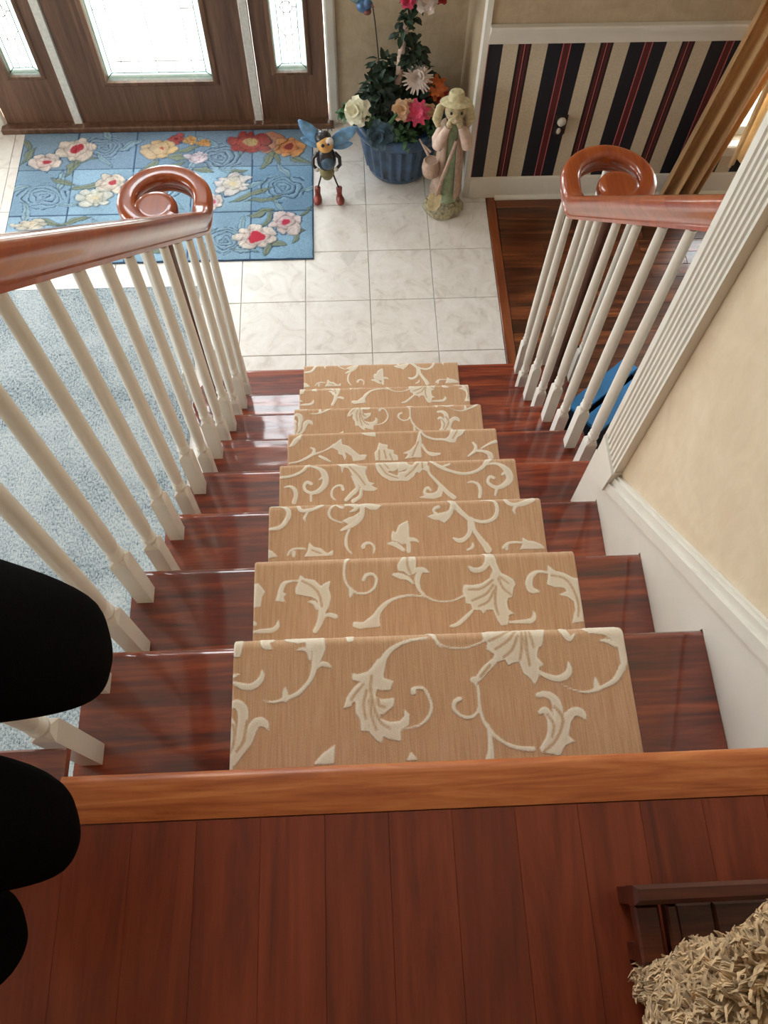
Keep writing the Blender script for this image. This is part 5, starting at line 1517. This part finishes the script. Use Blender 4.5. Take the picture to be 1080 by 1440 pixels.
# open long coat: two shell panels
for s in (-1, 1):
    prof = [(0.070 if s > 0 else 0.078, 0.115), (0.066, 0.20), (0.061, 0.30), (0.057, 0.40), (0.058, 0.47), (0.052, 0.515), (0.028, 0.540)]
    vs, fs = [], []
    a0, a1 = (-PI / 2 + 0.42, PI / 2 + 0.1) if s > 0 else (-PI / 2 - 0.42, -3 * PI / 2 - 0.1)
    nn = 10
    for r, z in prof:
        for k in range(nn + 1):
            a = a0 + (a1 - a0) * k / nn
            fl = 1 + (0.16 if k == 0 else 0.06 * math.sin(k * 1.7)) * max(0, (0.42 - z)) * 2.2
            vs.append((qx + r * fl * math.cos(a), qy + 0.86 * r * fl * math.sin(a), z))
    for i in range(len(prof) - 1):
        for k in range(nn):
            fs.append((i * (nn + 1) + k, i * (nn + 1) + k + 1, (i + 1) * (nn + 1) + k + 1, (i + 1) * (nn + 1) + k))
    o = MB().add(vs, fs).build('coat_panel', M['coatp'], rb, True, 80)
    so = o.modifiers.new('thick', 'SOLIDIFY')
    so.thickness, so.offset = 0.008, 1
for s in (-1, 1):
    MB().tube([(qx + s * 0.046, qy, 0.505), (qx + s * 0.074, qy - 0.020, 0.455), (qx + s * 0.070, qy - 0.048, 0.435)], [0.022, 0.025, 0.026], 12).tube([(qx + s * 0.071, qy - 0.046, 0.430), (qx + s * 0.056, qy - 0.058, 0.490), (qx + s * 0.030, qy - 0.056, 0.548)], [0.027, 0.024, 0.015], 12).build('sleeve', M['sleeve'], rb, True)
    MB().ball((qx + s * 0.024, qy - 0.056, 0.562), (0.016, 0.014, 0.020), 10, 8).build('paw', M['face'], rb, True)
hd = MB()
hd.ball((qx + 0.004, qy - 0.012, 0.602), (0.050, 0.046, 0.052), 20, 14)
hd.ball((qx + 0.002, qy - 0.050, 0.585), (0.026, 0.022, 0.020), 14, 9)
hd.ball((qx - 0.016, qy - 0.048, 0.580), (0.016, 0.016, 0.015), 10, 7)
hd.ball((qx + 0.020, qy - 0.048, 0.580), (0.016, 0.016, 0.015), 10, 7)
hd = hd.build('head', M['face'], rb, True)
MB().ball((qx + 0.002, qy - 0.070, 0.594), (0.008, 0.006, 0.006), 8, 6).build('nose', M['sleeve'], hd, True)
for s in (-1, 1):
    MB().ball((qx + 0.004 + s * 0.024, qy - 0.050, 0.616), (0.007, 0.006, 0.008), 8, 6).build('eye', M['dark'], hd, True)
    m = MB()
    m.tube([(qx + s * 0.040, qy + 0.004, 0.640), (qx + s * 0.068, qy - 0.006, 0.615), (qx + s * 0.080, qy - 0.012, 0.560), (qx + s * 0.072, qy - 0.012, 0.515)], [0.014, 0.022, 0.024, 0.010], 12, flat=0.5, up=(0, 1, 0))
    m.build('ear', M['straw'], hd, True)
m = MB().lathe([(0.036, 0.000), (0.067, -0.010), (0.070, -0.007), (0.067, -0.003), (0.040, 0.008), (0.035, 0.036), (0.030, 0.044), (0.018, 0.047), (0.003, 0.048)], (qx + 0.006, qy + 0.006, 0.640), 26, Matrix.Rotation(math.radians(-12), 3, 'X'), flute=lambda a, z: (0.10 * math.cos(2 * a + .4) if z < 0.005 else 0))
m.build('straw_hat', M['straw'], rb, True)
sp = MB().tube([(0.405, 3.075, 0.475), (0.385, 3.066, 0.40), (0.353, 3.055, 0.28), (0.325, 3.048, 0.165)], 0.0085, 9).build('spade_handle', M['coatp'], rb, True)
bl = [(-0.032, 0.035), (0.0, 0.045), (0.032, 0.035), (0.034, -0.02), (0.018, -0.05), (0.0, -0.056), (-0.018, -0.05), (-0.034, -0.02)]
ROT = Matrix.Rotation(math.radians(8), 3, 'Y') @ Matrix.Rotation(math.radians(-16), 3, 'X')
vs = []
for dy in (0, 0.008):
    for i, (a, b) in enumerate(bl):
        p = ROT @ Vector((a, dy - 0.006 * (abs(a) / 0.034), b))
        vs.append((0.318 + p.x, 3.038 + p.y, 0.138 + p.z))
MB().add(vs, [tuple(range(8)), tuple(range(8, 16))[::-1]] + [(i, (i + 1) % 8, 8 + (i + 1) % 8, 8 + i) for i in range(8)]).build('spade_blade', M['iron'], sp)
m = MB().lathe([(0.030, 0.0), (0.040, 0.01), (0.046, 0.05), (0.040, 0.085), (0.034, 0.092), (0.030, 0.085)], (0.296, 3.105, 0.245), 18)
m.tube([(0.33, 3.11, 0.325), (0.345, 3.105, 0.37), (0.352, 3.10, 0.41)], [0.010, 0.008, 0.010], 8)
m.build('basket', M['coatp'], rb, True)

# ------------------------------------------------------------------ small things on and by the striped wall
M['ceramic'] = plain('nightlight_white', (196, 190, 176), 0.35, 0.08, 40)
nl = thing('night_light', 'small white and black night light plugged into the striped wall', 'night light', (0.928, YS, 0.45))
MB().bbox(0.898, 0.958, YS - 0.0055, YS - 0.0005, 0.392, 0.500, 0.001).build('outlet_plate', M['dark'], nl)
MB().ball((0.925, YS - 0.026, 0.478), (0.022, 0.016, 0.024), 14, 9).build('shade', M['ceramic'], nl, True)
m = MB().box(0.908, 0.946, YS - 0.030, YS - 0.006, 0.405, 0.452)
m.ball((0.938, YS - 0.034, 0.462), (0.010, 0.008, 0.010), 8, 6)
m.build('plug_body', M['bee_black'], nl)
MB().ball((0.918, YS - 0.032, 0.432), (0.011, 0.006, 0.018), 10, 7).build('front', M['ceramic'], nl, True)


def drape(path, z0, z1, mat, name, parent, thick=0.004, hem=None, nz=14, flare=(0, 0)):
    """hanging cloth along a plan path"""
    vs, fs = [], []
    n = len(path)
    for j in range(nz + 1):
        t = j / nz
        for i, (x, y) in enumerate(path):
            zb = z0 + (hem(i / (n - 1)) if hem else 0)
            k = 0.75 + 0.25 * (1 - t)
            zz = zb + (z1 - zb) * t
            vs.append((x - (flare[0] * (1 - i / (n - 1)) + flare[1] * i / (n - 1)) * max(0, 1 - zz / 1.15), YS - 0.09 + (y - (YS - 0.09)) * k, zb + (z1 - zb) * t))
    for j in range(nz):
        for i in range(n - 1):
            fs.append((j * n + i, j * n + i + 1, (j + 1) * n + i + 1, (j + 1) * n + i))
    o = MB().add(vs, fs).build(name, mat, parent, True, 80)
    so = o.modifiers.new('thick', 'SOLIDIFY')
    so.thickness, so.offset = thick, 0
    return o


def cloth(name, c, trans=0.3, scale=220):
    t = NT(name)
    n = t.noise(t.coords((1, 1, .25)), scale, 2)
    n2 = t.noise(t.coords(), 6, 3)
    col = t.ramp(t.math('ADD', t.math('MULTIPLY', n, .5), t.math('MULTIPLY', n2, .5)), [(0.3, tuple(x * .9 for x in c)), (0.7, tuple(min(255, x * 1.06) for x in c))])
    t.set(color=col, rough=0.6, sheen=0.3)
    tl = t.n('ShaderNodeBsdfTranslucent')
    t.l(col, tl.inputs[0])
    mx = t.n('ShaderNodeMixShader')
    mx.inputs[0].default_value = trans
    t.l(t.b.outputs[0], mx.inputs[1])
    t.l(tl.outputs[0], mx.inputs[2])
    t.l(mx.outputs[0], t.t.nodes['Material Output'].inputs['Surface'])
    return t.m


M['curtain'] = cloth('gold_curtain_cloth', (214, 172, 118), 0.25)
M['sheer'] = cloth('sheer_curtain_cloth', (232, 208, 168), 0.55)
cu = thing('curtain', 'gold tan floor length curtain at the dining room window', 'curtain', (1.70, YS - 0.1, 0.01))
pth = []
for i in range(61):
    t = i / 60
    x = 1.622 + 0.235 * t
    pth.append((x, YS - 0.10 - 0.035 * math.sin(t * 2 * PI * 2.6 + 2.2) - 0.012 * math.sin(t * 2 * PI * 6 + 1)))
drape(pth, 0.012, 2.42, M['curtain'], 'curtain_panel', cu, flare=(0.115, 0.14))
rod = MB().tube([(1.50, YS - 0.095, 2.45), (3.5, YS - 0.095, 2.45)], 0.014, 12)
rod.ball((1.49, YS - 0.095, 2.45), 0.026, 12, 8)
rod.build('curtain_rod', M['newel'], cu, True)
sh = thing('sheer_curtain', 'pale gathered sheer curtain hanging short beside the gold curtain', 'curtain', (1.95, YS - 0.13, 0.35))
pth = []
for i in range(81):
    t = i / 80
    x = 1.745 + 0.25 * t
    pth.append((x, YS - 0.185 - 0.022 * math.sin(t * 2 * PI * 4.5) - 0.01 * math.sin(t * 2 * PI * 9 + 1)))
drape(pth, 0.34, 2.40, M['sheer'], 'sheer_panel', sh, 0.002, hem=lambda t: 0.10 * t, flare=(-0.02, 0.0))

# blue slatted step stool on the dining floor behind the right railing
M['blue'] = plain('bright_blue_paint', (30, 120, 182), 0.5, 0.06, 20)
M['navy'] = plain('navy_paint', (18, 30, 52), 0.55, 0.1, 20)
ang = math.atan2(0.203, 0.258)
bs = thing('step_stool', 'bright blue slat topped navy stool on the dining floor behind the right balusters', 'stool', (0.985, 1.74, 0))
bs.rotation_euler = (0, 0, 0)
RB = Matrix.Rotation(ang, 4, 'Z')
OX, OY = 0.985, 1.735


def rotmb(mb):
    mb.v = [tuple(Vector((OX, OY, 0)) + RB @ Vector(p)) for p in mb.v]
    return mb


for (a, b) in ((-0.093, -0.004), (0.018, 0.093)):
    rotmb(MB().bbox(-0.185, 0.185, a, b, 0.282, 0.300, 0.003)).build('slat', M['blue'], bs)
for a in (-0.178, 0.150):
    rotmb(MB().bbox(a, a + 0.028, -0.088, 0.088, 0.001, 0.2815, 0.002)).build('side_panel', M['navy'], bs)
for a in (-0.088, 0.070):
    rotmb(MB().box(-0.1495, 0.1495, a, a + 0.018, 0.02, 0.2815)).build('apron', M['navy'], bs)

# ------------------------------------------------------------------ black coat hung over the newel at the stair head
t = NT('black_fleece')
n = t.noise(t.coords(), 260, 3)
t.set(color=t.ramp(n, [(0.3, (4, 4, 5)), (0.7, (11, 11, 12))]), rough=0.95, spec=0.03)
t.bump(n, 0.15, 0.002)
M['fleece'] = t.m
ct = thing('coat', 'black fleece coat hanging over the railing at the head of the stairs', 'coat', (-0.55, 0.0, ZL + 0.9))


def lobe(pts, rad, name, seg=20):
    """hanging cloth roll: centres pts (top to hem) with elliptical radii (rx, ry); ends rounded"""
    rows = []
    P = [Vector(p) for p in pts]
    vs, fs = [], []
    n = len(P)
    for i in range(n):
        rx, ry = rad[i]
        for k in range(seg):
            a = 2 * PI * k / seg
            w = 1 + 0.05 * math.sin(3 * a + i * 0.9) + 0.03 * math.sin(7 * a - i)
            vs.append((P[i].x + rx * w * math.cos(a), P[i].y + ry * w * math.sin(a), P[i].z + 0.012 * math.sin(2 * a + i)))
    for i in range(n - 1):
        for k in range(seg):
            k2 = (k + 1) % seg
            fs.append((i * seg + k, i * seg + k2, (i + 1) * seg + k2, (i + 1) * seg + k))
    fs += [tuple(range(seg)), tuple((n - 1) * seg + k for k in range(seg))[::-1]]
    o = MB().add(vs, fs).build(name, M['fleece'], ct, True, 80)
    o.modifiers.new('sub', 'SUBSURF').levels = 1
    o.modifiers['sub'].render_levels = 2
    return o


# sleeve that hangs forward, with a blunt cuff
lobe([(-0.52, -0.02, 3.10), (-0.50, -0.02, 2.98), (-0.470, -0.005, 2.80), (-0.455, 0.025, 2.60), (-0.448, 0.064, 2.43), (-0.442, 0.088, 2.33), (-0.444, 0.096, 2.27), (-0.448, 0.098, 2.245)],
     [(.05, .05), (.052, .060), (.052, .070), (.050, .078), (.048, .078), (.042, .068), (.026, .044), (.006, .012)], 'sleeve')
# body of the coat on the landing side of the post
lobe([(-0.55, -0.07, 3.12), (-0.50, -0.08, 2.98), (-0.465, -0.115, 2.75), (-0.462, -0.108, 2.50), (-0.462, -0.096, 2.33), (-0.468, -0.099, 2.24), (-0.474, -0.10, 2.205)],
     [(.07, .07), (.045, .055), (.045, .058), (.044, .062), (.040, .060), (.026, .042), (.006, .012)], 'coat_body')
lobe([(-0.57, -0.12, 3.10), (-0.53, -0.16, 2.95), (-0.525, -0.185, 2.70), (-0.53, -0.195, 2.45), (-0.535, -0.20, 2.25), (-0.54, -0.20, 2.17), (-0.54, -0.20, 2.14)],
     [(.06, .06), (.045, .07), (.045, .075), (.044, .070), (.040, .062), (.026, .042), (.006, .012)], 'coat_tail')
# back of the coat thrown over rail and post, with a rolled collar
m = MB()
vs, fs = [], []
for i in range(13):
    a = PI * i / 12
    for k in range(17):
        y = -0.235 + 0.285 * k / 16
        fold = 0.010 * math.sin(k * 1.5 + i * .4)
        drop = 0.0 if 0 < i < 12 else 0.30
        vs.append((-0.585 + (0.078 + fold) * math.cos(a), y, 3.075 - 0.10 * abs((k - 8) / 8) ** 3 + (0.075 + fold) * math.sin(a) - drop))
for i in range(12):
    for k in range(16):
        fs.append((i * 17 + k, i * 17 + k + 1, (i + 1) * 17 + k + 1, (i + 1) * 17 + k))
bk = m.add(vs, fs).build('coat_back', M['fleece'], ct, True, 80)
bk.modifiers.new('thick', 'SOLIDIFY').thickness = 0.012
m = MB().tube([(-0.50, -0.20, 3.09), (-0.53, -0.14, 3.15), (-0.56, -0.08, 3.165), (-0.58, -0.02, 3.15), (-0.57, 0.03, 3.10)], [.018, .026, .028, .026, .016], 12)
m.build('collar', M['fleece'], ct, True)

# ------------------------------------------------------------------ pet step frame and curly dog at the landing's right
M['bench'] = wood('pet_step_wood', (34, 10, 5), (78, 28, 12), (120, 58, 26), 'X', 1.4, 0.4, 0.15, coat_rough=0.1)
pb = thing('pet_bench', 'low dark glossy wooden pet step on the landing behind the curly dog', 'bench', (0.33, -0.22, ZL))
MB().bbox(0.196, XW - 0.03, -0.198, -0.176, ZL + 0.060, ZL + 0.092, 0.005).build('top_rail', M['bench'], pb)
for x0, x1 in ((0.200, 0.230), (0.238, 0.252)):
    MB().bbox(x0, x1, -0.262, -0.1985, ZL + 0.050, ZL + 0.068, 0.003).build('side_rail', M['bench'], pb)
MB().bbox(0.2535, 0.300, -0.262, -0.1985, ZL + 0.040, ZL + 0.056, 0.003).build('slat', M['bench'], pb)
for x, y_ in ((0.213, -0.187), (0.455, -0.187), (0.215, -0.250), (0.455, -0.250)):
    MB().bbox(x - 0.012, x + 0.012, y_ - 0.010, y_ + 0.010, ZL + 0.0005, ZL + 0.0495 + (0.0102 if y_ > -0.3 else 0), 0.001).build('leg', M['bench'], pb)
MB().bbox(0.3005, 0.468, -0.262, -0.1985, ZL + 0.040, ZL + 0.056, 0.003).build('slat', M['bench'], pb)

M['dog'] = plain('dog_skin', (186, 160, 124), 0.9, 0.1, 30)
M['fur'] = plain('dog_curl_fur', (200, 170, 130), 0.85, 0.16, 90, sheen=0.3)
M['nose'] = plain('dog_nose', (24, 20, 20), 0.3, 0.1)
dog = thing('dog', 'small cream dog with woolly curled coat standing beside the low wooden pet step', 'dog', (0.29, -0.335, ZL))
Z0 = ZL
DY = -0.335
bm_ = MB()
bm_.ball((0.300, DY, Z0 + .235), (0.122, 0.088, 0.082), 24, 16)          # trunk
bm_.ball((0.232, DY - .004, Z0 + .236), (0.078, 0.096, 0.088), 20, 14)          # rump
bm_.ball((0.362, DY, Z0 + .232), (0.068, 0.076, 0.086), 20, 14)          # deep chest
bm_.tube([(0.375, DY, Z0 + .27), (0.400, DY - .004, Z0 + .33), (0.412, DY - .008, Z0 + .375)], [.058, .048, .044], 14)
bm_.ball((0.414, DY - .010, Z0 + .392), (0.046, 0.050, 0.047), 20, 14)   # skull
bm_.ball((0.446, DY - .012, Z0 + .378), (0.032, 0.027, 0.025), 16, 10)   # muzzle
for s_ in (-1, 1):
    y = DY + s_ * 0.048
    bm_.tube([(0.232, y, Z0 + .22), (0.250, y, Z0 + .150), (0.222, y, Z0 + .085), (0.228, y, Z0 + .012)], [.052, .036, .021, .020], 12)
    bm_.ball((0.236, y, Z0 + .018), (0.027, 0.019, 0.017), 12, 8)
    bm_.tube([(0.372, y, Z0 + .21), (0.370, y, Z0 + .12), (0.372, y, Z0 + .012)], [.042, .026, .021], 12)
    bm_.ball((0.380, y, Z0 + .018), (0.027, 0.019, 0.017), 12, 8)
bm_.tube([(0.200, DY + .01, Z0 + .275), (0.203, DY + .045, Z0 + .325), (0.232, DY + .085, Z0 + .350), (0.268, DY + .105, Z0 + .340), (0.290, DY + .105, Z0 + .322)], [.030, .028, .032, .030, .016], 12)
body = bm_.build('body', M['dog'], dog)
rmd = body.modifiers.new('remesh', 'REMESH')
rmd.mode, rmd.voxel_size = 'VOXEL', 0.007
sm = body.modifiers.new('smooth', 'SMOOTH')
sm.iterations = 6
bpy.context.view_layer.update()
dg = bpy.context.evaluated_depsgraph_get()
em = bpy.data.meshes.new_from_object(body.evaluated_get(dg))
body.modifiers.clear()
body.data = em
em.name = 'body'
for p in em.polygons:
    p.use_smooth = True
# woolly coat: many short curled locks rooted on the skin
nv = [v.co.copy() for v in em.vertices]
nn_ = [v.normal.copy() for v in em.vertices]
fv = [(p.center.copy(), p.normal.copy(), p.area, [nv[i] for i in p.vertices]) for p in em.polygons]
rr = random.Random(77)
fur = MB()
wts = [f[2] * (1.0 if f[0].x < 0.33 else 0.45) for f in fv]
for (c, n_, ar_, cs) in rr.choices(fv, wts, k=7500):
    a, b = rr.random(), rr.random()
    if len(cs) == 4:
        p = cs[0].lerp(cs[1], a).lerp(cs[3].lerp(cs[2], a), b)
    else:
        p = c
    if p.z < Z0 + 0.02 or (p.x > 0.452 and abs(p.y - DY + .012) < .03):
        continue
    tdir = Vector((rr.uniform(-1, 1), rr.uniform(-1, 1), rr.uniform(-1, .4)))
    tdir = (tdir - n_ * tdir.dot(n_)).normalized()
    bi = n_.cross(tdir)
    # one lock: a few fine strands that twist together at the tip
    L = rr.uniform(0.010, 0.020)
    tip = p + n_ * L * .75 + tdir * L * rr.uniform(.3, .9) + bi * L * rr.uniform(-.5, .5)
    for _ in range(3):
        q = p + (tdir * rr.uniform(-1, 1) + bi * rr.uniform(-1, 1)) * 0.0048
        mid = q.lerp(tip, .55) + n_ * L * .28 + (tdir * rr.uniform(-1, 1) + bi * rr.uniform(-1, 1)) * 0.0028
        w0 = rr.uniform(0.0014, 0.0022)
        fur.tube([q - n_ * .002, mid, tip + (tdir * rr.uniform(-1, 1) + bi * rr.uniform(-1, 1)) * 0.0022], [w0, w0 * .9, w0 * .3], 3)
fm = fur.mesh('curly_coat', M['fur'], True, 80)
stuff(place('curly_coat', fm, body))
MB().ball((0.474, DY - .012, Z0 + .384), (0.008, 0.011, 0.009), 10, 7).build('nose', M['nose'], dog, True)
for s_ in (-1, 1):
    MB().ball((0.451, DY - .011 + s_ * 0.024, Z0 + .404), 0.0075, 10, 7).build('eye', M['nose'], dog, True)
    MB().tube([(0.408, DY - .01 + s_ * 0.040, Z0 + .425), (0.404, DY - .01 + s_ * 0.062, Z0 + .400), (0.406, DY - .01 + s_ * 0.066, Z0 + .355)], [0.012, 0.024, 0.014], 10, flat=0.45, up=(0, 1, 0)).build('ear', M['fur'], dog, True)
